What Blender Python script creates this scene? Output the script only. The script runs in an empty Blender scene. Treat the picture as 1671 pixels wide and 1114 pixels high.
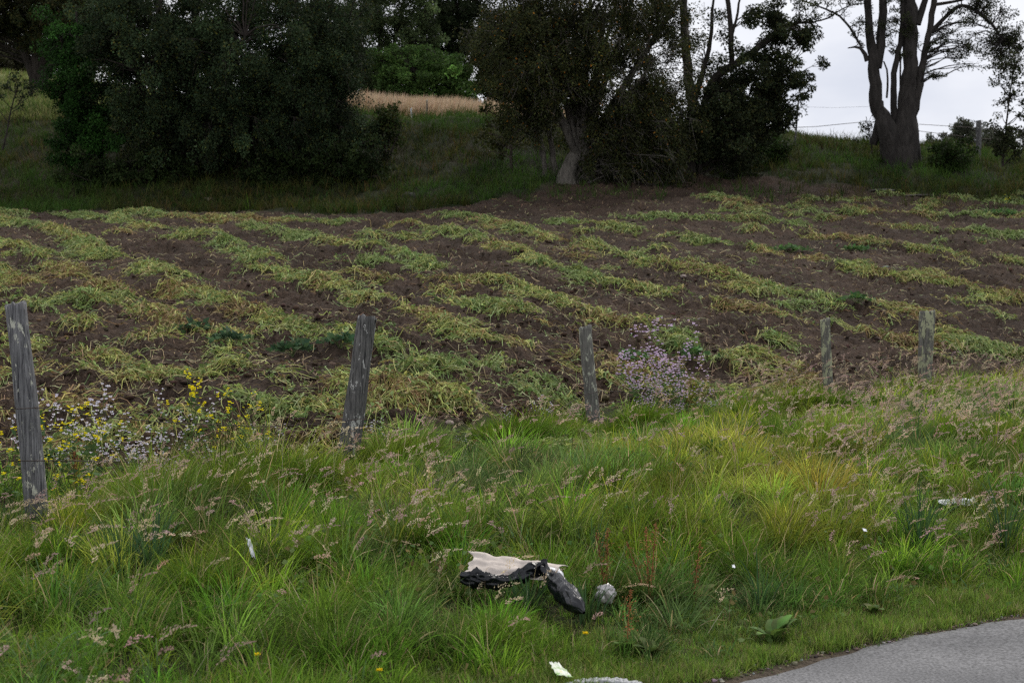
import bpy, math, random
import numpy as np
rng = np.random.default_rng(7)
random.seed(7)
SC = bpy.context.scene
COL = SC.collection
R = math.radians

# ------------------------------------------------------------------ camera
F, CX, HY, CZ = 2320.0, 835.5, 525.0, 1.7      # focal length and horizon in pixels of the 1671 wide photograph
cam = bpy.data.cameras.new('camera'); cam_o = bpy.data.objects.new('camera', cam); COL.objects.link(cam_o)
cam.sensor_width = 36; cam.lens = F/1671*36; cam.shift_y = -(557-HY)/1671
cam.clip_start = .1; cam.clip_end = 2000
cam_o.location = (0, 0, CZ); cam_o.rotation_euler = (R(90), 0, 0)
cam.dof.use_dof = True; cam.dof.focus_distance = 11.5; cam.dof.aperture_fstop = 4.0
SC.camera = cam_o

# ------------------------------------------------------------------ light
SUN_EL, SUN_AZ = 52, 28          # behind the trees, a little to the right
w = bpy.data.worlds.new('World'); SC.world = w; w.use_nodes = True
nt = w.node_tree; nt.nodes.clear(); N = nt.nodes.new; L = nt.links.new
out = N('ShaderNodeOutputWorld'); bg = N('ShaderNodeBackground'); bg.inputs['Strength'].default_value = .1
sky = N('ShaderNodeTexSky'); sky.sky_type = 'NISHITA'; sky.sun_disc = False
sky.sun_elevation = R(SUN_EL); sky.sun_rotation = R(SUN_AZ)
tc = N('ShaderNodeTexCoord'); mp = N('ShaderNodeMapping'); mp.inputs['Scale'].default_value = (1, 1, 2.4)
mp.inputs['Location'].default_value = (.35, .2, .1)
n1 = N('ShaderNodeTexNoise'); n1.inputs['Scale'].default_value = 4.2; n1.inputs['Detail'].default_value = 5; n1.inputs['Roughness'].default_value = .5
cr = N('ShaderNodeValToRGB'); e = cr.color_ramp.elements
e[0].position = .30; e[0].color = (7.3, 7.6, 8.6, 1); e[1].position = .62; e[1].color = (11.0, 11.0, 11.3, 1)
mx = N('ShaderNodeMix'); mx.data_type = 'RGBA'; mx.inputs[0].default_value = .93
L(tc.outputs['Generated'], mp.inputs['Vector']); L(mp.outputs[0], n1.inputs['Vector']); L(n1.outputs['Fac'], cr.inputs[0])
L(sky.outputs[0], mx.inputs[6]); L(cr.outputs[0], mx.inputs[7]); L(mx.outputs[2], bg.inputs['Color']); L(bg.outputs[0], out.inputs[0])
sl = bpy.data.lights.new('sun', 'SUN'); sl.energy = 2.0; sl.angle = R(11); sl.color = (1, .95, .87)
so = bpy.data.objects.new('sun', sl); COL.objects.link(so)
so.rotation_euler = (R(90-SUN_EL), 0, R(-SUN_AZ+180)); so.location = (10, 60, 60)
SC.view_settings.view_transform = 'Standard'; SC.view_settings.look = 'None'
SC.view_settings.exposure = 0; SC.view_settings.gamma = 1
SC.cycles.max_bounces = 6; SC.cycles.diffuse_bounces = 3; SC.cycles.transparent_max_bounces = 4; SC.cycles.transmission_bounces = 3
SC.cycles.use_denoising = False; SC.cycles.filter_width = 1.25

# ------------------------------------------------------------------ noise
def _h(ix, iy, s):
    n = (ix.astype(np.int64)*374761393 + iy.astype(np.int64)*668265263 + s*1442695041) & 0xffffffff
    n = ((n ^ (n >> 13))*1274126177) & 0xffffffff
    n = (n ^ (n >> 16))
    return (n & 0xffff)/65535.0
def vn(x, y, s=0):
    x = np.asarray(x, float); y = np.asarray(y, float)
    ix = np.floor(x); iy = np.floor(y); fx = x-ix; fy = y-iy
    fx = fx*fx*(3-2*fx); fy = fy*fy*(3-2*fy)
    a = _h(ix, iy, s); b = _h(ix+1, iy, s); c = _h(ix, iy+1, s); d = _h(ix+1, iy+1, s)
    return (a*(1-fx)+b*fx)*(1-fy)+(c*(1-fx)+d*fx)*fy
def fbm(x, y, s=0, o=4, g=.5):
    t = 0; a = 1; n = 0
    for k in range(o):
        c_, s_ = math.cos(.5+1.1*k+s), math.sin(.5+1.1*k+s); q = 2.03**k
        t = t+a*vn((x*c_-y*s_)*q+17.3*k, (x*s_+y*c_)*q-9.1*k, s+k); n += a; a *= g
    return t/n*2-1
def sstep(a, b, x):
    t = np.clip((x-a)/(b-a), 0, 1); return t*t*(3-2*t)

# ------------------------------------------------------------------ terrain height
FX = [(-1500, 5.0), (-600, 6.6), (45, 8.6), (585, 11.9), (962, 15.7), (1350, 18.6), (1510, 21.4), (1700, 24), (2300, 32)]
def fence_y(px): return np.interp(px, [a for a, b in FX], [b for a, b in FX])
def edge_y(X):                                   # near edge of the verge: the road's far side
    X = np.asarray(X, float)
    return np.interp(X, [-30, -10, -6, -3, -1, 0, 1, 1.41, 1.87, 2.19, 2.62, 3.2, 4.5, 7, 12, 40],
                     [-16, -1.5, 1.8, 3.75, 5.2, 5.97, 6.72, 7.06, 7.43, 7.68, 7.97, 8.35, 9.0, 10.2, 12.2, 22]) \
        + .05*fbm(X*1.3, X*0, 77, 3)+.03*fbm(X*7, X*0, 78, 2)
fld = [(15, 665), (20, 545), (25, 473), (30, 424), (36, 385)]
COLS = {
 -1500: [(12, 790)]+fld+[(45, 347), (48, 338), (55, 235), (64, 170), (90, 120), (140, 140), (400, 160)],
 -300: [(12, 790)]+fld+[(41, 361), (45, 346), (48, 338), (51, 300), (55, 235), (58, 195), (64, 170), (90, 120), (140, 130), (400, 160)],
 0:    [(12, 788)]+fld+[(41, 361), (45, 347), (48, 338), (51, 300), (55, 235), (58, 195), (64, 170), (92, 119), (140, 125), (400, 170)],
 300:  [(13, 742)]+fld+[(41, 360), (45, 347), (48, 339), (51, 300), (54, 245), (57, 205), (60, 182), (80, 160), (120, 155), (400, 180)],
 600:  [(13.2, 735)]+fld+[(41, 364), (45, 352), (48, 341), (51, 300), (55, 230), (58, 192), (62, 189), (90, 180), (140, 180), (400, 210)],
 850:  [(17, 615), (20, 550), (25, 475), (30, 424), (38, 376), (43, 349), (47, 328), (50, 305), (53, 268), (56, 222), (59, 195), (63, 193), (90, 190), (400, 230)],
 1000: [(18, 642), (20, 596), (25, 503), (30, 442), (38, 382), (43, 352), (48, 318), (51, 298), (54, 262), (58, 215), (61, 201), (90, 203), (400, 260)],
 1200: [(20, 625), (25, 522), (30, 456), (38, 389), (44, 347), (48, 321), (51, 302), (54, 265), (58, 222), (60, 212), (90, 218), (400, 300)],
 1430: [(22, 618), (25, 560), (30, 480), (38, 402), (45, 351), (49, 325), (52, 302), (55, 268), (57, 246), (59, 239), (64, 241), (90, 262), (400, 330)],
 1600: [(25, 590), (30, 502), (38, 412), (45, 358), (49, 334), (53, 296), (56, 262), (58, 251), (63, 252), (90, 272), (400, 340)],
 1800: [(30, 530), (38, 425), (45, 362), (50, 337), (55, 288), (60, 262), (90, 280), (400, 350)],
 3500: [(48, 420), (60, 330), (70, 300), (90, 290), (400, 350)],
}
YT = np.arange(0, 401, .25); UT = np.linspace(-1.2, 1.2, 481)
_pc, _pz = [], []
for px in sorted(COLS):
    fy = float(fence_y(px)); zf = float(np.interp(px, [0, 600, 1000, 1400], [.40, .44, .48, .53])); ys = [0, fy]; zs = [zf, zf]
    for Y, py in COLS[px]:
        ys.append(Y); zs.append(CZ+Y*(HY-py)/F)
    z = np.interp(YT, ys, zs)
    k = np.hanning(9); k /= k.sum()
    z = np.convolve(np.pad(z, 4, mode='edge'), k, 'valid')
    _pc.append((px-CX)/F); _pz.append(z)
_pz = np.array(_pz)
ZT = np.array([np.interp(UT, _pc, _pz[:, j]) for j in range(len(YT))]).T
k = np.hanning(23); k /= k.sum()
ZT = np.apply_along_axis(lambda c: np.convolve(np.pad(c, 11, mode='edge'), k, 'valid'), 0, ZT)
def table_z(X, Y):
    Yc = np.maximum(Y, .5); u = np.clip(X/Yc, UT[0], UT[-1]-1e-6)
    a = (u-UT[0])/(UT[1]-UT[0]); i = np.clip(a.astype(int), 0, len(UT)-2); fu = a-i
    b = np.clip(Yc/.25, 0, len(YT)-1.001); j = b.astype(int); fv = b-j
    return (ZT[i, j]*(1-fu)+ZT[i+1, j]*fu)*(1-fv)+(ZT[i, j+1]*(1-fu)+ZT[i+1, j+1]*fu)*fv
def project(X, Y, Z): return CX+F*X/Y, HY-F*(Z-CZ)/Y
def ground_hit(px, py):                          # where the sight line through a photo pixel meets the terrain
    Y = np.arange(7, 110, .05); X = (px-CX)/F*Y
    z = table_z(X, Y); zz = CZ+(HY-py)/F*Y
    k = np.nonzero(z >= zz)[0]
    k = k[0] if len(k) else -1
    return X[k], Y[k]
def gh(px, py, lift=0.0):                       # point 'lift' above the ground on the sight line of a photo pixel
    Y = np.arange(5.2, 30, .01); X = (px-CX)/F*Y
    z = ground(X, Y, False)+lift; zz = CZ+(HY-py)/F*Y
    k = np.nonzero(z >= zz)[0]; k = k[0] if len(k) else -1
    return float(Y[k])
# haulm windrows of the lifted potato field
ROWS = [[(-220,350),(-80,380),(0,408),(60,427),(130,462),(200,500),(270,525),(330,546),(390,578),(450,600),(560,630)],
 [(-200,425),(-90,440),(0,458),(70,480),(130,498),(190,512)],
 [(-150,330),(-50,352),(40,368),(100,382),(150,415),(210,438),(280,460)],
 [(275,480),(340,492),(400,520),(450,536),(530,566),(600,576),(680,600),(740,620),(830,636),(930,640)],
 [(0,352),(120,354),(180,360),(250,375),(350,396),(410,418),(440,448),(490,456),(560,480),(620,500),(690,516),(750,550),(800,566),(870,572)],
 [(200,350),(330,360),(420,372),(500,394),(570,408),(630,416),(700,436)],
 [(690,462),(760,466),(830,472),(880,495),(950,516),(1040,545),(1130,574),(1230,592),(1300,602)],
 [(780,496),(820,510),(860,520)],
 [(400,364),(550,366),(640,372),(720,380),(790,400),(860,426),(900,445),(960,456),(1040,480),(1120,496),(1220,516),(1290,526)],
 [(700,358),(790,364),(850,380),(930,396),(1000,415),(1090,440),(1180,452),(1250,474),(1310,490),(1420,510)],
 [(900,366),(1000,374),(1100,390),(1180,404),(1240,412),(1330,436),(1430,456),(1540,464),(1600,480),(1671,494),(1780,505)],
 [(1050,360),(1150,360),(1250,362),(1340,388),(1450,405),(1560,420),(1671,430),(1780,438)],
 [(1150,328),(1250,342),(1400,352),(1550,358),(1671,356),(1780,360)],
 [(1300,356),(1420,368),(1540,378),(1671,388),(1780,394)],
 [(-120,535),(0,554),(60,570),(130,586),(200,600),(260,620),(300,635)],
 [(330,642),(430,675),(520,682)],
 [(-100,585),(0,602),(80,622),(180,645)],
 [(600,638),(680,646),(760,680),(810,692)],
 [(620,720),(700,740),(780,742)],
 [(1110,570),(1180,592),(1240,618)],
 [(860,655),(940,668)],
 [(1340,530),(1420,546),(1540,570),(1671,582)],
 [(1560,498),(1640,488),(1720,495)],
 [(1450,510),(1500,520),(1580,532)],
 [(1240,640),(1330,630)],
 [(1120,640),(1200,648)],
 [(1000,615),(1060,626)],
 [(1400,615),(1480,620)],
 [(1540,632),(1671,642)],
 [(560,430),(640,436),(690,440)],
 [(600,392),(660,390),(700,394)]]
rowpts = []                                      # (x, y, half width) samples along all rows
for r_ in ROWS:
    P = np.array([ground_hit(a, b) for a, b in r_])
    d = np.r_[0, np.cumsum(np.hypot(*np.diff(P, axis=0).T))]
    t = np.arange(0, d[-1], .15)
    x = np.interp(t, d, P[:, 0]); y = np.interp(t, d, P[:, 1])
    sd = rng.integers(1000)
    hw = (.35+.20*fbm(t*.8, t*0+sd, 5, 2))*(.72+.28*sstep(14, 30, y))
    den = np.clip(.85+.8*fbm(t*.7, t*0+sd, 9, 2), .3, 1.2)
    x += .16*fbm(t*.9, t*0+sd, 11, 2); y += .16*fbm(t*.9, t*0+sd, 12, 2)
    rowpts.append(np.c_[x, y, hw, den])
for k_ in range(230):                            # small stray heaps between the rows, more of them near the fence
    x, y = ground_hit(rng.uniform(-60, 1740), 345+390*rng.random()**1.1) if k_ < 130 else (ground_hit(rng.uniform(60, 900), rng.uniform(600, 745)) if k_ < 185 else ground_hit(rng.uniform(1150, 1700), rng.uniform(318, 352)))
    m_ = rng.integers(3, 8); rowpts.append(np.c_[x+np.arange(m_)*.13*rng.choice([-1, 1]), y+np.arange(m_)*.05*rng.normal(), np.full(m_, rng.uniform(.14, .3)), np.full(m_, rng.uniform(.3, .7))])
rowpts = np.concatenate(rowpts)
GX0, GY0, GR = -32, 8, .1; GNX, GNY = 640, 480
MOUND = np.zeros((GNX, GNY))
for x, y, hw, den in rowpts:
    i0 = int((x-GX0)/GR); j0 = int((y-GY0)/GR); r = 10
    a, b = max(i0-r, 0), min(i0+r, GNX); c, d = max(j0-r, 0), min(j0+r, GNY)
    if a >= b or c >= d: continue
    gx = GX0+np.arange(a, b)[:, None]*GR-x; gy = GY0+np.arange(c, d)[None]*GR-y
    MOUND[a:b, c:d] = np.maximum(MOUND[a:b, c:d], (.05+.05*den)*np.exp(-(gx**2+gy**2)/(hw*.75)**2))
def mound(X, Y):
    a = np.clip((X-GX0)/GR, 0, GNX-1.001); b = np.clip((Y-GY0)/GR, 0, GNY-1.001)
    i = a.astype(int); j = b.astype(int); fa = a-i; fb = b-j
    return (MOUND[i, j]*(1-fa)+MOUND[i+1, j]*fa)*(1-fb)+(MOUND[i, j+1]*(1-fa)+MOUND[i+1, j+1]*fa)*fb
FAR = [(-2000, 45.3), (0, 45.2), (600, 45.2), (720, 45.6), (850, 48.6), (930, 50.6), (1100, 52), (1250, 52), (1400, 51), (1550, 49.8), (1671, 49), (2500, 50)]
def soil_mask(X, Y):                             # 1 on the worked field
    Ys = np.maximum(Y, .5); px = CX+F*X/Ys
    wob = .35*fbm(X*.8, Y*.8, 31, 3)
    near = sstep(.1, .7, Y-fence_y(px)-.35+wob)
    far = 1-sstep(-.3, .5, Y-np.interp(px, [a for a, b in FAR], [b for a, b in FAR])+wob*2)
    return near*far
def ground(X, Y, fine=True):
    X = np.asarray(X, float); Y = np.asarray(Y, float)
    z = table_z(X, Y)
    s = (Y-edge_y(X))*.8
    z = z*sstep(-.15, 3.6, s)**.8-.10*(1-sstep(-.25, -.03, s))
    z = z+sstep(.5, 2, s)*.06*fbm(X*.7, Y*.7, 3, 3)
    m = soil_mask(X, Y)
    z = z+m*mound(X, Y)
    if fine:
        rr = 1-np.abs(fbm(X*2.6, Y*2.6, 21, 4))
        pt = sstep(-.35, .35, fbm(X*.9, Y*.9, 27, 3))
        z = z+m*(.13*fbm(X*1.3, Y*1.3, 19, 3)+.10*(rr-.8)+(.07+.10*pt)*fbm(X*6.3+1.5*fbm(X*3, Y*3, 28, 2), Y*6.3, 25, 5, .62))
        z = z+(1-m)*sstep(44, 48, Y)*(.22*fbm(X*.5, Y*.5, 41, 3)+.14*fbm(X*1.9, Y*1.9, 42, 3))
    return z
def gz(x, y): return float(ground(np.array([x]), np.array([y]))[0])
def at_pix(px, Y):                               # a ground point in the photo column px at distance Y
    x = (px-CX)/F*Y; return x, Y, gz(x, Y)
def pw(px, py, Y): return ((px-CX)/F*Y, Y, CZ+(HY-py)/F*Y)

# ------------------------------------------------------------------ helpers for objects and materials
def tag(o, label=None, cat=None, group=None, kind=None):
    if label: o['label'] = label
    if cat: o['category'] = cat
    if group: o['group'] = group
    if kind: o['kind'] = kind
    return o
def empty(name, loc, label, cat, group=None, rz=0):
    o = bpy.data.objects.new(name, None); COL.objects.link(o); o.location = loc; o.rotation_euler = (0, 0, rz)
    o.empty_display_size = .1
    return tag(o, label, cat, group)
def mesh(name, V, Q, mat, col=None, parent=None, smooth=False, loc=None):
    """V (n,3), Q (m,4) all quads; col (n,3) albedo"""
    V = np.ascontiguousarray(V, dtype=np.float32); Q = np.ascontiguousarray(Q, dtype=np.int32)
    me = bpy.data.meshes.new(name)
    k = Q.shape[1]
    me.vertices.add(len(V)); me.vertices.foreach_set('co', V.ravel())
    me.loops.add(Q.size); me.loops.foreach_set('vertex_index', Q.ravel())
    me.polygons.add(len(Q)); me.polygons.foreach_set('loop_start', np.arange(0, Q.size, k, dtype=np.int32))
    me.polygons.foreach_set('loop_total', np.full(len(Q), k, dtype=np.int32))
    if smooth: me.polygons.foreach_set('use_smooth', np.ones(len(Q), dtype=bool))
    if col is not None:
        a = me.color_attributes.new('col', 'FLOAT_COLOR', 'POINT')
        c = np.ones((len(V), 4), np.float32); c[:, :3] = np.clip(col, 0, 1); a.data.foreach_set('color', c.ravel())
    me.update(calc_edges=True)
    me.materials.append(mat)
    o = bpy.data.objects.new(name, me); COL.objects.link(o)
    if parent is not None: o.parent = parent
    if loc is not None: o.location = loc
    return o
class Soup:
    def __init__(s): s.V = []; s.Q = []; s.C = []; s.n = 0
    def add(s, V, Q, C):
        V = np.asarray(V, float).reshape(-1, 3); C = np.asarray(C, float)
        if C.ndim == 1: C = np.tile(C, (len(V), 1))
        s.V.append(V); s.Q.append(np.asarray(Q)+s.n); s.C.append(C); s.n += len(V)
    def build(s, name, mat, parent=None, smooth=False, off=None):
        V = np.concatenate(s.V)
        if off is not None: V = V-np.array(off)
        return mesh(name, V, np.concatenate(s.Q), mat, np.concatenate(s.C), parent, smooth)
def ribbons(s, P, W, S, C):
    """P (n,k,3) points, W (n,k) half width, S (n,3) or (n,k,3) side, C (n,3) or (n,k,3)"""
    n, k, _ = P.shape
    if S.ndim == 2: S = S[:, None, :]
    if C.ndim == 2: C = np.repeat(C[:, None, :], k, 1)
    V = np.stack([P-S*W[..., None], P+S*W[..., None]], 2).reshape(-1, 3)
    CC = np.repeat(C, 2, axis=1).reshape(-1, 3)
    b = (np.arange(n)[:, None]*k+np.arange(k-1)[None])*2
    Q = np.stack([b, b+1, b+3, b+2], -1).reshape(-1, 4)
    s.add(V, Q, CC)
def unit(v): return v/np.maximum(np.linalg.norm(v, axis=-1, keepdims=True), 1e-9)
def leaves(s, P, D, size, C, width=.45, fold=.15):
    """n leaf quads at P pointing along D"""
    n = len(P); D = unit(D); A = unit(np.cross(D, rng.normal(size=(n, 3)))); Nn = np.cross(D, A)
    L_ = np.asarray(size).reshape(-1, 1)*np.ones((n, 1))
    m = P+D*L_*.45+Nn*L_*fold
    V = np.stack([P, m+A*L_*width, P+D*L_, m-A*L_*width], 1).reshape(-1, 3)
    Q = np.arange(4*n).reshape(n, 4)
    s.add(V, Q, np.repeat(C, 4, axis=0))
def tube(s, P, Rr, C, n=6, rough=0.0):
    P = np.asarray(P, float); k = len(P); T = unit(np.gradient(P, axis=0))
    ref = np.array([0, 1, 0.01]) if abs(T[0, 1]) < .8 else np.array([1, 0, 0])
    A = unit(np.cross(T, ref)); B = np.cross(T, A)
    th = np.linspace(0, 2*np.pi, n, endpoint=False)
    Rr = np.asarray(Rr, float).reshape(-1, 1)*np.ones((k, n))
    if rough:
        ph = rng.uniform(0, 9); Rr = Rr*(1+rough*(np.sin(th*2+ph)[None]*.5+np.sin(th*3+ph*2+np.arange(k)[:, None]*.15)*.6+rng.normal(size=(k, n))*.25))
    V = P[:, None]+A[:, None]*(np.cos(th)[None, :, None]*Rr[..., None])+B[:, None]*(np.sin(th)[None, :, None]*Rr[..., None])
    b = np.arange(k-1)[:, None]*n; j = np.arange(n)[None]; j2 = (j+1) % n
    Q = np.stack([b+j, b+j2, b+n+j2, b+n+j], -1).reshape(-1, 4)
    s.add(V.reshape(-1, 3), Q, C)
def palette(cols, n, jit=.15, p=None):     # n colours drawn from a short list, each a little different
    cols = np.array(cols, float); i = rng.choice(len(cols), n, p=p)
    return np.clip(cols[i]*(1+jit*rng.normal(size=(n, 1)))*(1+jit*.4*rng.normal(size=(n, 3))), .003, .9)

def new_mat(name):
    m = bpy.data.materials.new(name); m.use_nodes = True; t = m.node_tree; t.nodes.clear()
    o = t.nodes.new('ShaderNodeOutputMaterial'); return m, t, t.nodes.new, t.links.new, o
def leafy(name, trans=.3, rough=.55, spec=.3, var=.25, scale=30):
    m, t, N, L, o = new_mat(name)
    a = N('ShaderNodeAttribute'); a.attribute_name = 'col'
    g = N('ShaderNodeNewGeometry'); nz = N('ShaderNodeTexNoise'); nz.inputs['Scale'].default_value = scale
    L(g.outputs['Position'], nz.inputs['Vector'])
    mr = N('ShaderNodeMapRange'); mr.inputs[3].default_value = 1-var; mr.inputs[4].default_value = 1+var; mr.inputs[1].default_value = .3; mr.inputs[2].default_value = .7
    L(nz.outputs['Fac'], mr.inputs[0])
    v = N('ShaderNodeVectorMath'); v.operation = 'SCALE'; L(a.outputs['Color'], v.inputs[0]); L(mr.outputs[0], v.inputs['Scale'])
    p = N('ShaderNodeBsdfPrincipled'); p.inputs['Roughness'].default_value = rough; p.inputs['Specular IOR Level'].default_value = spec
    L(v.outputs[0], p.inputs['Base Color'])
    tr = N('ShaderNodeBsdfTranslucent'); L(v.outputs[0], tr.inputs['Color'])
    mx = N('ShaderNodeMixShader'); mx.inputs[0].default_value = trans
    L(p.outputs[0], mx.inputs[1]); L(tr.outputs[0], mx.inputs[2]); L(mx.outputs[0], o.inputs[0])
    return m
def rough_mat(name, scale=12, var=.35, bump=.4, bscale=60, rough=.9, dist=.02, zs=1):
    m, t, N, L, o = new_mat(name)
    a = N('ShaderNodeAttribute'); a.attribute_name = 'col'
    g0 = N('ShaderNodeNewGeometry'); g = N('ShaderNodeMapping'); g.inputs['Scale'].default_value = (1, 1, zs); L(g0.outputs['Position'], g.inputs['Vector'])
    nz = N('ShaderNodeTexNoise'); nz.inputs['Scale'].default_value = scale; nz.inputs['Detail'].default_value = 6; nz.inputs['Roughness'].default_value = .65
    L(g.outputs[0], nz.inputs['Vector'])
    mr = N('ShaderNodeMapRange'); mr.inputs[1].default_value = .3; mr.inputs[2].default_value = .7; mr.inputs[3].default_value = 1-var; mr.inputs[4].default_value = 1+var
    L(nz.outputs['Fac'], mr.inputs[0])
    v = N('ShaderNodeVectorMath'); v.operation = 'SCALE'; L(a.outputs['Color'], v.inputs[0]); L(mr.outputs[0], v.inputs['Scale'])
    p = N('ShaderNodeBsdfPrincipled'); p.inputs['Roughness'].default_value = rough; p.inputs['Specular IOR Level'].default_value = .2
    L(v.outputs[0], p.inputs['Base Color'])
    n2 = N('ShaderNodeTexNoise'); n2.inputs['Scale'].default_value = bscale; n2.inputs['Detail'].default_value = 5
    L(g.outputs[0], n2.inputs['Vector'])
    b = N('ShaderNodeBump'); b.inputs['Strength'].default_value = bump; b.inputs['Distance'].default_value = dist
    L(n2.outputs['Fac'], b.inputs['Height']); L(b.outputs[0], p.inputs['Normal']); L(p.outputs[0], o.inputs[0])
    return m
M_GRASS = leafy('grass_blade', .42, .75, .12, .2, 12)
M_LEAF = leafy('tree_leaf', .25, .7, .12, .3, 3)
M_HAULM = leafy('wilted_haulm', .25, .7, .2, .25, 8)
M_PETAL = leafy('petal', .3, .7, .1, .05, 5)
M_SOIL = rough_mat('ground_surface', 14, .45, 1.0, 26, .95, .10)
M_CLOD = rough_mat('soil_clod', 30, .3, .6, 60, .95, .02)
M_BARK = rough_mat('bark', 6, .5, 1.0, 9, .95, .14, .22)

# ------------------------------------------------------------------ ground sheet
u = np.r_[np.linspace(-1.19, -.46, 40), np.linspace(-.455, .455, 860), np.linspace(.46, 1.19, 40)]
yy = np.r_[np.linspace(-.0, 4.2, 12)+.6, np.exp(np.linspace(np.log(5.0), np.log(66), 900)), np.exp(np.linspace(np.log(67), np.log(400), 60))]
U, Yg = np.meshgrid(u, yy, indexing='ij'); Xg = U*Yg
Zg = ground(Xg, Yg)
m = soil_mask(Xg, Yg)
pxg = CX+F*Xg/Yg
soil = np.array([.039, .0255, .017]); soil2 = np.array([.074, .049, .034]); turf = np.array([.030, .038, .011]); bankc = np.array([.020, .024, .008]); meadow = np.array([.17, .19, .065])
t = (sstep(-.25, .45, fbm(Xg*1.1, Yg*1.1, 51, 5))*.65+.35*sstep(-.3, .4, fbm(Xg*11, Yg*11, 52, 3)))[..., None]
cs = soil*(1-t)+soil2*t
s_ = (Yg-edge_y(Xg))*.8
cg = np.ones_like(cs)*turf
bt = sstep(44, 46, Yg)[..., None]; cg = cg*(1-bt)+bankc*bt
bare = (sstep(.12, .5, fbm(Xg*.35, Yg*.35, 61, 4))*sstep(47, 50, Yg)*.5)[..., None]; cg = cg*(1-bare)+np.array([.040, .030, .014])*bare
mt = (sstep(58, 61, Yg))[..., None]; cg = cg*(1-mt)+(meadow*(.75+.35*vn(Xg*.3, Yg*.15, 8))[..., None])*mt
strip = (1-sstep(.02, .22, s_+.08*fbm(Xg*5, Yg*5, 62, 2)))[..., None]; cg = cg*(1-strip)+np.array([.10, .078, .055])*strip
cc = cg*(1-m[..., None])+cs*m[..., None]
nu, ny = U.shape
idx = np.arange(nu*ny).reshape(nu, ny)
Q = np.stack([idx[:-1, :-1], idx[1:, :-1], idx[1:, 1:], idx[:-1, 1:]], -1).reshape(-1, 4)
g = mesh('ground', np.stack([Xg, Yg, Zg], -1).reshape(-1, 3), Q, M_SOIL, cc.reshape(-1, 3), smooth=True); tag(g, kind='structure')

# ------------------------------------------------------------------ road
def asphalt():
    m, t, N, L, o = new_mat('asphalt')
    g = N('ShaderNodeNewGeometry'); p = N('ShaderNodeBsdfPrincipled'); p.inputs['Roughness'].default_value = .85; p.inputs['Specular IOR Level'].default_value = .3
    a = N('ShaderNodeTexNoise'); a.inputs['Scale'].default_value = 1.3; a.inputs['Detail'].default_value = 5
    b = N('ShaderNodeTexVoronoi'); b.inputs['Scale'].default_value = 110
    c = N('ShaderNodeTexNoise'); c.inputs['Scale'].default_value = 70; c.inputs['Detail'].default_value = 3
    for q in (a, b, c): L(g.outputs['Position'], q.inputs['Vector'])
    r = N('ShaderNodeValToRGB'); r.color_ramp.elements[0].position = .3; r.color_ramp.elements[0].color = (.095, .095, .098, 1); r.color_ramp.elements[1].position = .72; r.color_ramp.elements[1].color = (.18, .178, .18, 1)
    L(a.outputs['Fac'], r.inputs[0])
    mr = N('ShaderNodeMapRange'); mr.inputs[1].default_value = .3; mr.inputs[2].default_value = .7; mr.inputs[3].default_value = .5; mr.inputs[4].default_value = 1.6; L(c.outputs['Fac'], mr.inputs[0])
    v = N('ShaderNodeVectorMath'); v.operation = 'SCALE'; L(r.outputs[0], v.inputs[0]); L(mr.outputs[0], v.inputs['Scale']); L(v.outputs[0], p.inputs['Base Color'])
    bp = N('ShaderNodeBump'); bp.inputs['Strength'].default_value = .5; bp.inputs['Distance'].default_value = .006; L(b.outputs['Distance'], bp.inputs['Height']); L(bp.outputs[0], p.inputs['Normal'])
    L(p.outputs[0], o.inputs[0]); return m
xs = np.r_[np.linspace(-14, -1, 50), np.linspace(-.95, 4.5, 260), np.linspace(4.6, 30, 60)]
vv = np.array([0, .03, .1, .3, .8, 1.6, 3, 5, 7.5])
XR = np.repeat(xs[:, None], len(vv), 1); YR = edge_y(xs)[:, None]-vv[None]*1.25+.02
ZR = .012*fbm(XR*.8, YR*.8, 90, 2)+np.where(vv == 0, -.03, 0.0)[None]
idx = np.arange(XR.size).reshape(XR.shape)
Q = np.stack([idx[:-1, 1:], idx[1:, 1:], idx[1:, :-1], idx[:-1, :-1]], -1).reshape(-1, 4)
tag(mesh('road', np.stack([XR, YR, ZR], -1).reshape(-1, 3), Q, asphalt(), smooth=True), kind='structure')

# ------------------------------------------------------------------ soil clods and loose stones along the road edge
_cv = [(x, y, z) for x in (-1, 0, 1) for y in (-1, 0, 1) for z in (-1, 0, 1) if (x, y, z) != (0, 0, 0)]
_ci = {v: k for k, v in enumerate(_cv)}; _cq = []
for ax in range(3):
    for sg in (-1, 1):
        for p in (-1, 0):
            for q in (-1, 0):
                f = []
                for dp, dq in ((0, 0), (1, 0), (1, 1), (0, 1)):
                    v = [0, 0, 0]; v[ax] = sg; v[(ax+1) % 3] = p+dp; v[(ax+2) % 3] = q+dq; f.append(_ci[tuple(v)])
                _cq.append(f if sg > 0 else f[::-1])
_cv = np.array(_cv, float); _cv /= np.linalg.norm(_cv, axis=1, keepdims=True)**.75; _cq = np.array(_cq)
def blobs(s, P, r, C, flat=.7):
    n = len(P); V = _cv[None]*(1+.22*rng.normal(size=(n, 26, 1)))+.07*rng.normal(size=(n, 26, 3)); V = V*rng.uniform(.7, 1.3, (n, 1, 3))
    a = rng.uniform(0, 6.28, n); c, s_ = np.cos(a)[:, None], np.sin(a)[:, None]
    V = np.stack([V[..., 0]*c-V[..., 1]*s_, V[..., 0]*s_+V[..., 1]*c, V[..., 2]*flat], -1)*r[:, None, None]+P[:, None]
    s.add(V.reshape(-1, 3), (np.arange(n)[:, None, None]*26+_cq[None]).reshape(-1, 4), np.repeat(C, 26, axis=0))
n = 60000
Y = np.exp(rng.uniform(np.log(9.5), np.log(52), n)); X = rng.uniform(-.44, .44, n)*Y
k = soil_mask(X, Y) > rng.uniform(0, 1, n); X, Y = X[k], Y[k]; n = len(X)
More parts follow.
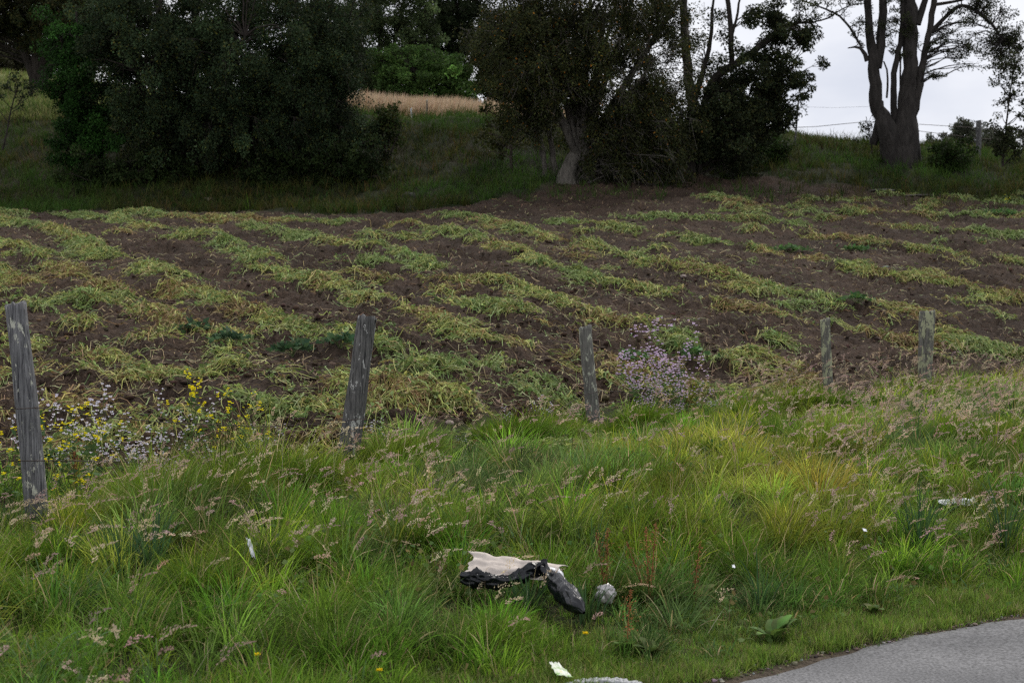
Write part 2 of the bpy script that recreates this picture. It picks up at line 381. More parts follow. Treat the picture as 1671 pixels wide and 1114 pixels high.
k = fbm(X*1.2, Y*1.2, 29, 3) > rng.uniform(-.6, .5, n); X, Y = X[k], Y[k]; n = len(X); r = .007+.040*rng.random(n)**5; s = Soup()
blobs(s, np.stack([X, Y, ground(X, Y)+r*.2], -1), r, palette([soil*1.1, soil2, soil2*1.2, soil], n, .2))
tag(s.build('soil_clods', M_CLOD), kind='stuff')
n = 900
X = rng.uniform(-.6, 5.0, n); Y = edge_y(X)+np.abs(rng.normal(size=n))*.09-.03; r = .003+.008*rng.random(n)**2; s = Soup()
blobs(s, np.stack([X, Y, np.maximum(ground(X, Y), .0)+r*.5], -1), r, palette([(.2, .17, .14), (.1, .08, .06), (.33, .3, .27), (.07, .055, .04)], n, .2))
tag(s.build('road_edge_grit', M_CLOD), kind='stuff')

# ------------------------------------------------------------------ potato haulm
s = Soup(); sl_ = Soup()
prob = np.clip(rowpts[:, 3], 0, 1)*rowpts[:, 2]; dist = rowpts[:, 1]
nstr = 175000
i = rng.choice(len(rowpts), nstr, p=prob/prob.sum())
off = rng.normal(size=(nstr, 2))*rowpts[i, 2:3]*.41
X = rowpts[i, 0]+off[:, 0]; Y = rowpts[i, 1]+off[:, 1]
# heaps: pull strands toward pull-points so that they lie in bundles
bn = fbm(X*1.5, Y*1.5, 101, 3); kk = bn+.5*fbm(X*5, Y*5, 102, 2) > rng.uniform(-.10, .20, nstr)+.18*sstep(22, 12, Y)
X, Y = X[kk], Y[kk]; n = len(X)
ori = fbm(X*.9, Y*.9, 105, 2)*5+rng.normal(size=n)*.75
ori = np.where(rng.random(n) < .25, rng.uniform(0, 6.28, n), ori)
Ls = rng.uniform(.11, .42, n); K = 6; tt = np.linspace(0, 1, K)
curl = rng.normal(size=n)*1.3
ang = ori[:, None]+curl[:, None]*tt[None]
dx = np.cos(ang)*Ls[:, None]/(K-1); dy = np.sin(ang)*Ls[:, None]/(K-1)
PX = X[:, None]+np.cumsum(dx, 1); PY = Y[:, None]+np.cumsum(dy, 1)
arch = rng.uniform(.0, .085, n)*Ls/.3
lift = np.abs(rng.normal(size=n))*.035
PZ = ground(PX, PY)+arch[:, None]*np.sin(np.pi*np.clip(tt, 0, 1))[None]+lift[:, None]*(1-.6*tt[None])+.008
P = np.stack([PX, PY, PZ], -1)
T = unit(P[:, 1:2]-P[:, :1])[:, 0]; S = unit(np.cross(T, rng.normal(size=(n, 3))*.6+np.array([0, -.6, .8])))
hue = vn(X*.7, Y*.7, 120)+.25*rng.normal(size=n)
farg = sstep(36, 44, Y)*.25+sstep(14, 9, Y)*.1
colA = palette([(.38, .37, .12), (.48, .45, .18), (.28, .30, .09)], n, .16); colG = palette([(.24, .29, .11), (.31, .35, .16), (.17, .22, .07)], n, .16); colB = palette([(.26, .17, .08), (.33, .23, .12), (.17, .11, .055)], n, .18)
g_ = (hue > .62-farg)[:, None]; b_ = (hue < .25)[:, None]
C = np.where(g_, colG, np.where(b_, colB, colA))*np.array([1.03, 1.06, .98])
Wd = rng.uniform(.0022, .0055, n)*(1+Y/45)
ribbons(s, P, Wd[:, None]*np.array([1, 1, .95, .85, .7, .45])[None], S, C)
# leaflets on the strands
for rep in range(5):
    q = rng.random(n) < np.where(g_[:, 0], .95, .5)
    a = rng.uniform(.3, 1, q.sum()); f = a*(K-1); i0 = np.minimum(f.astype(int), K-2); fr = (f-i0)[:, None]
    idn = np.nonzero(q)[0]
    pp = P[idn, i0]*(1-fr)+P[idn, i0+1]*fr
    D = rng.normal(size=(len(pp), 3))*np.array([1, 1, .35])+[0, 0, .1]
    leaves(s, pp, D, rng.uniform(.025, .07, len(pp)), np.clip(C[idn]*np.array([.85, .95, .85])*rng.uniform(.6, 1.15, (len(pp), 1)), 0, 1), .32, .12)
# thin litter of dead bits over the soil
n = 52000
Y = np.exp(rng.uniform(np.log(10), np.log(50), n)); X = rng.uniform(-.44, .44, n)*Y
k = (soil_mask(X, Y) > .5) & (fbm(X*.8, Y*.8, 130, 3) > rng.uniform(-.5, .4, n)); X, Y = X[k], Y[k]; n = len(X)
a = rng.uniform(0, 6.28, n); Ls = rng.uniform(.04, .2, n); tt = np.linspace(-.5, .5, 3)
PX = X[:, None]+np.cos(a)[:, None]*tt*Ls[:, None]; PY = Y[:, None]+np.sin(a)[:, None]*tt*Ls[:, None]
P = np.stack([PX, PY, ground(PX, PY)+.012+rng.random((n, 1))*.02], -1)
ribbons(s, P, np.full((n, 3), .0035)*(1+Y[:, None]/30), unit(np.stack([-np.sin(a), np.cos(a), .6+0*a], -1)), palette([(.28, .22, .12), (.2, .14, .08), (.36, .31, .16), (.2, .26, .1)], n, .2))
tag(s.build('potato_haulm', M_HAULM), kind='stuff')

# ------------------------------------------------------------------ grass
def blades(s, X, Y, L_, head, th0, bend, wd, C, K=5, tipc=None, Z=None, flat=.25):
    """grass blades rising from the ground, th0 start lean from vertical, bend added along the length"""
    n = len(X); tt = np.linspace(0, 1, K)
    th = th0[:, None]+bend[:, None]*tt[None]**1.3
    st = (L_/(K-1))[:, None]
    h = np.cumsum(np.c_[np.zeros(n), np.sin((th[:, 1:]+th[:, :-1])/2)*st], 1)
    v = np.cumsum(np.c_[np.zeros(n), np.cos((th[:, 1:]+th[:, :-1])/2)*st], 1)
    z0 = ground(X, Y) if Z is None else Z
    P = np.stack([X[:, None]+h*np.cos(head)[:, None], Y[:, None]+h*np.sin(head)[:, None], z0[:, None]-.01+v], -1)
    sa = head+np.pi/2+rng.normal(size=n)*.5
    S = np.stack([np.cos(sa), np.sin(sa), flat*rng.normal(size=n)], -1)
    pr = np.interp(tt, [0, .35, .8, 1], [.8, 1, .6, .08])
    Cc = np.repeat(C[:, None, :], K, 1)
    if tipc is not None: Cc = Cc*(1-tt[None, :, None]**2*.5)+tipc[:, None, :]*(tt[None, :, None]**2*.5)
    ribbons(s, P, wd[:, None]*pr[None], unit(S), Cc)
    return P
def tuft_points(nt, ylo, yhi, ulim=.50):
    Y = rng.uniform(ylo, yhi, nt); return rng.uniform(-ulim, ulim, nt)*Y, Y
GREEN = [(.175, .265, .028), (.12, .22, .022), (.23, .31, .04), (.135, .24, .04)]
def verge_height(X, Y):
    px = CX+F*X/Y; s_ = (Y-edge_y(X))*.8; fy = fence_y(px); df = fy-Y
    h = np.interp(s_, [0, .15, .6, 1.4, 3], [.03, .07, .15, .22, .21])
    fen = np.exp(-((df-.45)/.9)**2)
    amp = np.interp(px, [0, 180, 250, 560, 680, 720, 780, 830, 1050, 1090, 1220, 1300, 1400, 1671], [-.02, .0, .11, .13, .09, -.07, -.06, .06, .06, .0, .02, .06, .02, .02])
    h = h+fen*amp+.06*fbm(X*1.2, Y*1.2, 201, 3)
    return np.clip(h, .03, .6), fen*np.clip(amp*4, 0, 1), s_
def patch_colour(X, Y, s_, fen, n):
    kind = vn(X*.55, Y*.55, 210)*.75+.3*vn(X*2.3, Y*2.3, 211)
    lowg = sstep(2.4, 1.0, s_)
    Cb = palette(GREEN, n, .16)
    Cb = Cb*(1-.5*lowg[:, None])+np.array([.10, .225, .022])*.5*lowg[:, None]
    yel = sstep(.58, .8, kind)*(1-lowg*.6); Cb = Cb*(1-.75*yel[:, None])+np.array([.36, .37, .06])*.75*yel[:, None]
    blu = sstep(.48, .3, kind)*.7; Cb = Cb*(1-blu[:, None])+np.array([.085, .15, .06])*blu[:, None]
    deep = np.clip(fen, 0, 1); Cb = Cb*(1-.7*deep[:, None])+np.array([.13, .21, .015])*.7*deep[:, None]
    return Cb, blu
def litter_flat(X, Y):                            # grass pressed down around the rubbish
    f = 1.0
    for px, Yc, rx, ry, d in FLATS:
        xc = (px-CX)/F*Yc; f = f*(1-d*np.exp(-(((X-xc)/rx)**2+((Y-Yc)/ry)**2)**2))
    return f
FLATS = [(790, gh(790, 948, .1)-.04, .26, .30, .72), (870, gh(880, 950, .1)-.02, .22, .26, .6), (925, gh(930, 985, .1)-.08, .20, .30, .72), (988, gh(988, 975, .08)-.10, .14, .26, .7),
         (1560, gh(1560, 818, .12)-.2, .3, .22, .3), (55, 8.3, .3, .3, .25), (575, 11.3, .4, .6, .55), (967, 15.1, .45, .8, .6), (1350, 18.2, .5, .5, .4), (408, gh(408, 900, .15)-.12, .12, .2, .5), (915, gh(915, 1095, .04), .16, .2, .7), (985, gh(985, 1112, .03), .35, .16, .6)]
s = Soup()
# tussocks: blades leaning outward from a centre
nt = 5200
X, Y = tuft_points(nt, 5.0, 27); px = CX+F*X/Y; fy = fence_y(px); h, fen, s_ = verge_height(X, Y)
ok = (s_ > .12) & (Y < fy+.25+.35*fbm(X*1.1, Y*1.1, 205, 3)+1.5*(px < 430)*(rng.random(nt) < .45)+.9*(px > 1100)*(rng.random(nt) < .5)); X, Y, h, fen, s_ = X[ok], Y[ok], h[ok], fen[ok], s_[ok]; nt = len(X)
Rt = rng.uniform(.05, .15, nt)*(1+.7*fen)*sstep(-.3, .9, s_); Ht = h*rng.uniform(.5, 1.6, nt)*(1+.1*fen)
Cb, blu = patch_colour(X, Y, s_, fen, nt); Cb = Cb*np.exp(.42*rng.normal(size=(nt, 1)))*np.exp(.08*rng.normal(size=(nt, 3)))
nb = (np.clip(3600*np.pi*Rt**2, 18, 360)*np.clip(10/Y, .45, 1)).astype(int)
rep = np.repeat(np.arange(nt), nb); n = len(rep); q = rng.random(n)**.6; a = rng.uniform(0, 6.28, n)
bx = X[rep]+np.cos(a)*q*Rt[rep]; by = Y[rep]+np.sin(a)*q*Rt[rep]
wdir = .35*np.sin(a)*0
head = np.arctan2(np.sin(a)*.9+rng.normal(size=n)*.45, np.cos(a)*.9+rng.normal(size=n)*.45+.22)
fe = fen[rep]
Lb = Ht[rep]*(1.15-.35*q**2)*rng.uniform(.55, 1.3, n)*litter_flat(bx, by)
th0 = .04+.5*q*(1-.3*fe)+np.abs(rng.normal(size=n))*.12; bend = rng.gamma(2.4, .38, n)*(1+.35*fe)
wd = (.0012+.0026*rng.random(n)**1.6)*(1+.5*blu[rep])*(1-.35*fe)*np.clip(Y[rep]/8, .9, 2.2)
C = Cb[rep]*(1+.2*rng.normal(size=(n, 1)))
dr = rng.random(n); dead = dr < .09; C = np.where(dead[:, None], palette([(.40, .33, .18), (.32, .26, .12), (.48, .42, .25)], n, .15), C)
C = np.clip(C, .01, .8)
blades(s, bx, by, Lb, head, th0, bend, wd, C, tipc=np.clip(C*np.array([1.35, 1.15, .9]), 0, 1))
# big drooping tussocks of fine dark green grass along the fence and a few nearer ones, the green deepened to imitate shadow bands
big = [(150, .7, .24, .30), (245, .8, .30, .40), (300, .7, .28, .42), (355, .9, .30, .40), (420, .6, .30, .42), (475, .8, .28, .40), (530, .7, .26, .38), (630, .5, .34, .40), (672, .6, .26, .32), (800, .5, .26, .28), (850, .7, .34, .38), (905, .6, .34, .36),
       (1000, .8, .36, .40), (1045, .7, .30, .34), (1225, 1.2, .30, .32), (1300, 1.0, .38, .48), (1350, 1.3, .34, .44), (1420, 1.2, .3, .3), (60, 1.0, .22, .24), (1270, 4.4, .34, .34), (1335, 6.2, .3, .32), (820, 2.6, .22, .26), (1560, 9.0, .34, .36), (1630, 9.6, .3, .34), (700, 4.6, .22, .26), (520, 3.6, .22, .26), (330, 3.0, .2, .26), (1150, 5.2, .26, .26)]
for px_, dy_, Rb, Hb in big:
    Yc = float(fence_y(px_))-dy_; Xc = (px_-CX)/F*Yc; n = 1700; q = rng.random(n)**.6; a = rng.uniform(0, 6.28, n)
    bx = Xc+np.cos(a)*q*Rb*.55; by = Yc+np.sin(a)*q*Rb*.55
    head = np.arctan2(np.sin(a)*.9+rng.normal(size=n)*.4, np.cos(a)*.9+rng.normal(size=n)*.4+.2)
    bc = np.array([(.10, .18, .014), (.075, .15, .014), (.13, .20, .018)][rng.integers(3)])
    C = np.clip(bc[None]*(1+.24*rng.normal(size=(n, 1))), .01, .6); dead = rng.random(n) < .05; C = np.where(dead[:, None], np.array([.36, .30, .15]), C)
    blades(s, bx, by, Hb*rng.uniform(.6, 1.25, n)*litter_flat(bx, by), head, .05+.5*q+np.abs(rng.normal(size=n))*.1, rng.gamma(3, .42, n), rng.uniform(.0011, .0024, n)*np.clip(Yc/8, .9, 2.2), C, K=6, tipc=np.clip(C*np.array([1.6, 1.4, 1.1]), 0, 1))
# shorter grass filling the spaces between
nt = 15000
X, Y = tuft_points(nt, 5.0, 27); px = CX+F*X/Y; fy = fence_y(px); h, fen, s_ = verge_height(X, Y)
ok = (s_ > .0) & (Y < fy+.35+.35*fbm(X*1.1, Y*1.1, 205, 3)+1.6*(px < 430)*(rng.random(nt) < .5)); X, Y, h, fen, s_ = X[ok], Y[ok], h[ok], fen[ok], s_[ok]; nt = len(X)
Cb, blu = patch_colour(X, Y, s_, fen, nt); Cb = Cb*np.exp(.15*rng.normal(size=(nt, 1)))
rep = np.repeat(np.arange(nt), 18); n = len(rep); rad = np.abs(rng.normal(size=n))*.05; a = rng.uniform(0, 6.28, n)
bx = X[rep]+np.cos(a)*rad; by = Y[rep]+np.sin(a)*rad
C = np.clip(Cb[rep]*(1+.18*rng.normal(size=(n, 1))), .01, .8)
dead = rng.random(n) < .10; C = np.where(dead[:, None], palette([(.34, .28, .15), (.24, .18, .09)], n, .15), C)
blades(s, bx, by, np.minimum(h[rep]*rng.uniform(.3, .85, n), .2)*litter_flat(bx, by)+.01, a+rng.normal(size=n), np.abs(rng.normal(size=n))*.35+.05, rng.gamma(2.2, .5, n), rng.uniform(.0015, .0036, n)*np.clip(Y[rep]/8, .9, 2.2), C, K=4)
# short cropped strip along the road
nt = 16000; X = rng.uniform(-2.6, 5.5, nt); Y = edge_y(X)+np.abs(rng.normal(size=nt))*.55+.03; s_ = (Y-edge_y(X))*.8; ok = s_ > .05*vn(X*4, Y*4, 9); X, Y = X[ok], Y[ok]; nt = len(X)
rep = np.repeat(np.arange(nt), 13); n = len(rep); bx = X[rep]+rng.normal(size=n)*.02; by = Y[rep]+rng.normal(size=n)*.02
C = palette([(.17, .27, .04), (.13, .23, .03), (.22, .30, .06), (.24, .23, .1)], nt, .2)[rep]
blades(s, bx, by, rng.uniform(.02, .07, n)*(.6+1.3*vn(bx*3, by*3, 66)), rng.uniform(0, 6.28, n), np.abs(rng.normal(size=n))*.5, rng.gamma(2, .4, n), rng.uniform(.0013, .0028, n), np.clip(C*(1+.2*rng.normal(size=(n, 1))), 0, 1), K=3)
# long dry straws lying across
n = 2600; X, Y = tuft_points(n, 5.3, 22); h, fen, s_ = verge_height(X, Y); ok = (s_ > .5) & (Y < fence_y(CX+F*X/Y)); X, Y, h = X[ok], Y[ok], h[ok]; n = len(X)
blades(s, X, Y, h*rng.uniform(.8, 1.9, n), rng.normal(size=n)*1.2, rng.uniform(.1, 1.3, n), rng.normal(size=n)*.5+.2, rng.uniform(.0009, .0018, n)*np.clip(Y/8, 1, 2), palette([(.44, .37, .22), (.36, .28, .15), (.5, .45, .3)], n, .12), K=5)
tag(s.build('verge_grass', M_GRASS), kind='stuff')

# broad blades scattered through the verge (couch and cocksfoot leaves)
s = Soup(); nt = 1500
X, Y = tuft_points(nt, 5.1, 18); px = CX+F*X/Y; h, fen, s_ = verge_height(X, Y)
ok = (s_ > .25) & (Y < fence_y(px)-.2) & (fbm(X*.9, Y*.9, 220, 2) > -.1); X, Y, h = X[ok], Y[ok], h[ok]; nt = len(X)
rep = np.repeat(np.arange(nt), 7); n = len(rep); a = rng.uniform(0, 6.28, n)
C = palette([(.10, .17, .065), (.085, .16, .05), (.12, .2, .08), (.14, .2, .06)], nt, .14)[rep]
blades(s, X[rep]+np.cos(a)*.03, Y[rep]+np.sin(a)*.03, h[rep]*rng.uniform(.8, 1.35, n)*litter_flat(X[rep], Y[rep]), a, rng.uniform(.05, .5, n), rng.uniform(.4, 2.2, n), rng.uniform(.003, .006, n), C, K=7)
tag(s.build('broad_leaved_grass', M_GRASS), kind='stuff')

# low broad-leaved weeds and clover between the grass
s = Soup(); n = 26000; X, Y = tuft_points(n, 5.3, 17); h, fen, s_ = verge_height(X, Y)
ok = (s_ > .08) & (Y < fence_y(CX+F*X/Y)+.2) & (fbm(X*1.4, Y*1.4, 230, 3) > rng.uniform(-.1, .5, n)); X, Y, h = X[ok], Y[ok], h[ok]; n = len(X)
P = np.stack([X, Y, ground(X, Y)+h*rng.uniform(.25, .85, n)*litter_flat(X, Y)], -1)
leaves(s, P, rng.normal(size=(n, 3))*[1, 1, .3]+[0, 0, .3], rng.uniform(.012, .045, n), palette([(.12, .2, .05), (.09, .17, .045), (.16, .22, .08), (.2, .17, .07)], n, .15), .42, .1)
tag(s.build('low_weeds', M_GRASS), kind='stuff')

# seed heads
def seedheads(s, X, Y, Hs, head, style, C, lean=.25):
    n = len(X); K = 7
    th0 = np.abs(rng.normal(size=n))*.12+.03; bend = rng.uniform(.2, 1.5, n)*(.6+lean)
    P = blades(s, X, Y, Hs, head, th0, bend, np.full(n, .0011)*np.clip(Y/9, 1, 1.9), palette([(.26, .26, .11), (.3, .25, .14), (.17, .22, .07)], n, .12), K=K)
    for k_ in range(n):
        st = style[k_]; hl = (.085 if st == 0 else .16)*random.uniform(.8, 1.35)
        tip = P[k_, -1]; ax = unit(P[k_, -1]-P[k_, -3]); c = C[k_]
        m = 46 if st == 0 else 80
        m = int(m*(1 if Y[k_] < 11 else .7)); t = rng.random(m)
        ax2 = unit(ax+np.array([.5*np.cos(head[k_]), .5*np.sin(head[k_]), -.12]))
        dirs = unit(ax[None]*(1-t[:, None])+ax2[None]*t[:, None])
        ctr = tip+dirs*(t[:, None]*hl)
        rr = (.0085 if st == 0 else .028)*np.sin(np.pi*np.clip(t*.85+.12, 0, 1))
        if st == 1:
            b = np.floor(t*7)/7; aa = b*37+rng.normal(size=m)*.35; q = rng.random(m)
            o = np.stack([np.cos(aa), np.sin(aa), .3+0*aa], -1)*(rr*q*1.5)[:, None]
        else:
            o = unit(rng.normal(size=(m, 3)))*rr[:, None]
        sz = rng.uniform(.008, .014, m)*(1 if Y[k_] < 11 else 1.35)
        leaves(s, ctr+o-dirs*.004, dirs+.55*unit(o+1e-6), sz, np.clip(c[None]*(1+.14*rng.normal(size=(m, 1))), .02, .9), .24, .1)
s = Soup(); nh = 9000
X, Y = tuft_points(nh, 5.3, 26, .50); px = CX+F*X/Y; py = HY+F*(CZ-.5)/Y
h, fen, s_ = verge_height(X, Y)
dens = .05+.42*sstep(.0, .5, fbm(X*.8, Y*.8, 240, 3))
dens = dens+.5*np.exp(-((px-640)/130)**2-((Y-8.6)/1.6)**2)+.8*sstep(1150, 1450, px)*(Y > 8.8)+.35*np.exp(-((px-250)/200)**2-((Y-8)/.9)**2)+.5*np.exp(-((px-30)/70)**2-((Y-7.2)/.5)**2)
dens = dens+.35*np.exp(-((fence_y(px)-Y-.3)/.9)**2)+.45*sstep(1050, 1250, px)*sstep(1.2, .3, fence_y(px)-Y)
dens = dens+.9*sstep(1120, 1300, px)*np.exp(-((fence_y(px)-Y)/1.3)**2)
ok = (s_ > .45) & (Y < fence_y(px)+1.3*(px > 1130)+.1) & (rng.random(nh) < dens)
X, Y, h, px = X[ok], Y[ok], h[ok], px[ok]; n = len(X)
st = (rng.random(n) < .42).astype(int)
C = palette([(.52, .38, .28), (.60, .47, .33), (.44, .31, .26), (.50, .35, .32), (.66, .54, .38)], n, .1)
seedheads(s, X, Y, (h*rng.uniform(1.0, 1.9, n)*(1+.6*sstep(1120, 1300, px)*np.exp(-((fence_y(px)-Y)/1.3)**2))+.07)*litter_flat(X, Y), rng.normal(size=n)*.9+.1, st, C, .35)
tag(s.build('grass_seed_heads', M_GRASS), kind='stuff')

# bank grass, meadow beyond, straw-coloured grass on the bank top
s = Soup(); nt = 15000
nt = 20000; Y = rng.uniform(44.8, 62, nt); X = rng.uniform(-.60, .52, nt)*Y
mm = soil_mask(X, Y); ok = ((mm < .3) | ((rng.random(nt) < .14) & (Y > 47))) & (fbm(X*.5, Y*.5, 250, 3) > rng.uniform(-1.1, .1, nt)); X, Y = X[ok], Y[ok]; nt = len(X)
rep = np.repeat(np.arange(nt), 9); n = len(rep); a = rng.uniform(0, 6.28, n)
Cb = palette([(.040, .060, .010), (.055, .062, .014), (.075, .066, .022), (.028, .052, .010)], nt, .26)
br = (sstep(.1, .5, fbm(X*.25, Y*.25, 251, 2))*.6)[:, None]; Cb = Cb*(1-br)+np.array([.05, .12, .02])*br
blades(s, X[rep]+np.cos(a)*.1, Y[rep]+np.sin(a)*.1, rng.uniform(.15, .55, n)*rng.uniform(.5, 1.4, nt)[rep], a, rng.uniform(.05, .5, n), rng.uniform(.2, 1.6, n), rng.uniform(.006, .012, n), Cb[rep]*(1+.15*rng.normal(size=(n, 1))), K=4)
tag(s.build('bank_grass', M_GRASS), kind='stuff')
s = Soup(); n = 30000
Y = rng.uniform(60.5, 78, n); pxx = rng.uniform(500, 960, n); X = (pxx-CX)/F*Y
blades(s, X, Y, rng.uniform(.55, 1.0, n)*np.interp(pxx, [560, 900], [1.15, .75]), rng.normal(size=n)*.9, rng.uniform(.02, .2, n), rng.uniform(.05, .7, n), rng.uniform(.008, .018, n), palette([(.52, .39, .27), (.46, .33, .21), (.58, .46, .32)], n, .1), K=4)
tag(s.build('straw_coloured_grass', M_GRASS), kind='stuff')
s = Soup(); n = 46000
Y = 58+rng.random(n)**1.5*42; X = rng.uniform(-.62, -.24, n)*Y
blades(s, X, Y, rng.uniform(.15, .45, n), rng.uniform(0, 6.28, n), rng.uniform(.02, .4, n), rng.uniform(.1, 1, n), rng.uniform(.012, .025, n), palette([(.17, .2, .06), (.2, .2, .08), (.12, .17, .04)], n, .15), K=3)
tag(s.build('meadow_grass', M_GRASS), kind='stuff')
s = Soup(); n = 16000
Y = 55+rng.random(n)*14; X = rng.uniform(.16, .45, n)*Y
blades(s, X, Y, rng.uniform(.1, .35, n), rng.uniform(0, 6.28, n), rng.uniform(.02, .4, n), rng.uniform(.1, 1, n), rng.uniform(.008, .016, n), palette([(.08, .13, .03), (.11, .13, .05), (.06, .1, .02)], n, .15), K=3)
tag(s.build('ridge_grass', M_GRASS), kind='stuff')
# ------------------------------------------------------------------ trees
TONE = np.array([.86, .90, .50])
def smooth_path(P, step):
    P = np.asarray(P, float); d = np.r_[0, np.cumsum(np.linalg.norm(np.diff(P[:, :3], axis=0), axis=1))]
    n = max(3, int(d[-1]/step)+1); t = np.linspace(0, d[-1], n)
    Q = np.stack([np.interp(t, d, P[:, j]) for j in range(P.shape[1])], -1)
    for _ in range(2): Q[1:-1] = .25*Q[:-2]+.5*Q[1:-1]+.25*Q[2:]
    return Q
def make_tree(name, label, cat, base, limbs, crowns, pal, palp=None, leaf=.1, bark=(.036, .030, .025), group=None, twig=.028, bigbend=.25, wig=.03, droop=0.0, hang=False, sides=9):
    """base (px, Y); limbs: list of [(px, py, dY, half_width_px) ...]; crowns: (px, py, dY, rx, ry, rz (metres), clumps, clump radius, leaves per clump)"""
    bx, by, bz = at_pix(*base); bpy0 = HY-F*(bz-CZ)/by
    root = empty(name, (bx, by, bz-.05), label, cat, group)
    off = np.array([bx, by, bz-.05])
    tb = Soup(); tl = Soup(); skel = []
    for lm in limbs:
        P = []
        for px, py, dy, hw in lm:
            Yp = by+dy; x, y, z = pw(px, py, Yp); P.append((x, y, z, hw/F*Yp))
        if lm[0][1] > bpy0-28: P.insert(0, (P[0][0], P[0][1], P[0][2]-.8, P[0][3]*1.15))
        P = smooth_path(P, .3); n = len(P)
        P[1:, :3] += (rng.normal(size=(n-1, 3))*wig*np.clip(P[1:, 3:4]*4, .3, 1))
        tube(tb, P[:, :3], P[:, 3], np.clip(np.array(bark)*rng.uniform(.85, 1.15), 0, 1), sides if P[:, 3].max() > .08 else 5, rough=.13 if P[:, 3].max() > .08 else .03)
        skel.append(P)
    SK = np.concatenate(skel)
    for c in crowns:
        px, py, dy, rx, ry, rz, nc, cr_, nl = c
        ctr = np.array(pw(px, py, by+dy))
        v = unit(rng.normal(size=(nc, 3))); rr = rng.uniform(.12, 1, nc)**.5
        v[:, 1] = np.where(rng.random(nc) < .35, -np.abs(v[:, 1]), v[:, 1])
        CP = ctr+v*rr[:, None]*np.array([rx, ry, rz])
        CP += rng.normal(size=CP.shape)*.25
        gg = ground(CP[:, 0], CP[:, 1]); CP[:, 2] = np.maximum(CP[:, 2], gg+cr_*.5)
        for p in CP:
            d = np.linalg.norm(SK[:, :3]-p, axis=1)+1.4*np.maximum(0, SK[:, 2]-p[2]+.3)
            j = int(np.argmin(d)); a = SK[j, :3]; ln = np.linalg.norm(p-a)
            n = max(4, int(ln/.35)); t = np.linspace(0, 1, n)[:, None]
            q = a*(1-t)+p*t+np.array([0, 0, 1])*np.sin(np.pi*t)*ln*bigbend*.5+rng.normal(size=(n, 3))*.09*np.sin(np.pi*t)
            r0 = min(SK[j, 3]*.6, twig+ln*.007); tube(tb, q, np.linspace(r0, .008, n), np.array(bark)*rng.uniform(.8, 1.25), 4)
            # twigs in the clump
            for _ in range(4 if nl else 8):
                e_ = p+unit(rng.normal(size=3))*cr_*rng.uniform(.6, 1.1)+np.array([0, 0, -droop]); s0 = q[-2]
                mid = (s0+e_)/2+rng.normal(size=3)*.08
                tube(tb, np.array([s0, mid, e_]), [.009, .007, .004], np.array(bark)*rng.uniform(.8, 1.5), 3)
            m = int(nl*rng.uniform(.5, 1.5))
            if m < 2: continue
            dv = unit(rng.normal(size=(m, 3))); r_ = rng.uniform(.15, 1, m)**.5
            sub = unit(rng.normal(size=(7, 3)))*.65
            o = sub[rng.integers(0, 7, m)]*cr_+dv*r_[:, None]*cr_*.42
            o[:, 2] *= .75; o[:, 2] -= droop*rng.random(m)*cr_*1.6
            tint = math.exp(rng.normal()*.34)
            C = np.clip(palette(pal, m, .14, palp)*tint*TONE, .003, .8)
            D = dv+np.array([0, 0, -.35 if not hang else -1.2])
            leaves(tl, p+o, D, leaf*rng.uniform(.65, 1.3, m), C, .36 if not hang else .16, .12)
    tb.build('trunk', M_BARK, root, smooth=True, off=off)
    if tl.n: tl.build('crown', M_LEAF, root, off=off)
    return root

DKG = [(.030, .046, .034), (.040, .058, .040), (.024, .038, .028), (.055, .065, .03)]
# dense broad tree at the left
fan = lambda bx, byp, tops, w0, w1: [[(bx+(t[0]-bx)*.04, byp, 0, w0), (bx+(t[0]-bx)*.35, byp+(t[1]-byp)*.38, t[2]*.4, w0*.7), (t[0], t[1], t[2], w1)] for t in tops]
make_tree('dense_tree', 'widest dense dark green tree on the left, its foliage hanging almost to the bank', 'tree', (330, 52.5),
  fan(300, 300, [(180, 30, .5), (250, -60, -1), (330, -120, 0), (420, -40, 1), (500, 40, -.5), (560, 90, .5), (240, 120, -1.6), (400, 60, -2), (255, 60, 1)], 10, 3),
  [(380, 110, 0, 4.6, 3.2, 3.4, 270, .56, 560), (370, 60, 2.2, 5.2, 1.2, 3.6, 110, .75, 260), (250, 90, -.5, 2.9, 2.6, 3.1, 130, .56, 520), (505, 130, -.3, 2.1, 2.2, 3.3, 95, .55, 500), (560, 50, .4, 1.2, 1.5, 2.4, 44, .5, 360), (200, 20, .4, 1.6, 1.5, 2.4, 60, .5, 380), (360, -120, 0, 5, 3.5, 3.2, 90, .9, 190),
   (430, 215, -1.4, 3.4, 1.2, 1.2, 70, .42, 330), (500, 265, -.6, 2.2, .8, .6, 40, .38, 260), (570, 235, -.6, .9, 1.0, 1.5, 36, .42, 320), (300, 190, -1.3, 2.4, 1.2, 1.3, 30, .45, 300), (250, 240, -.2, 1.6, .8, .6, 24, .38, 200)],
  [(.032, .050, .040), (.042, .062, .046), (.026, .042, .034), (.060, .066, .028), (.075, .07, .02)], [.34, .3, .24, .1, .02], leaf=.078, droop=.45)
make_tree('slender_tree', 'narrow bright green leafy tree at the left edge of the widest dense tree', 'tree', (125, 52),
  fan(125, 270, [(100, 60, 0), (125, 20, 0), (150, 90, 0)], 5, 2),
  [(118, 110, 0, .75, .8, 2.2, 60, .40, 330), (135, 215, -.3, 1.1, 1, 1.3, 50, .40, 340), (98, 60, 0, .6, .6, .7, 12, .36, 200), (150, 170, 0, .9, .8, .9, 20, .4, 200)],
  [(.024, .065, .020), (.032, .085, .026), (.018, .045, .016)], leaf=.085, droop=.3)
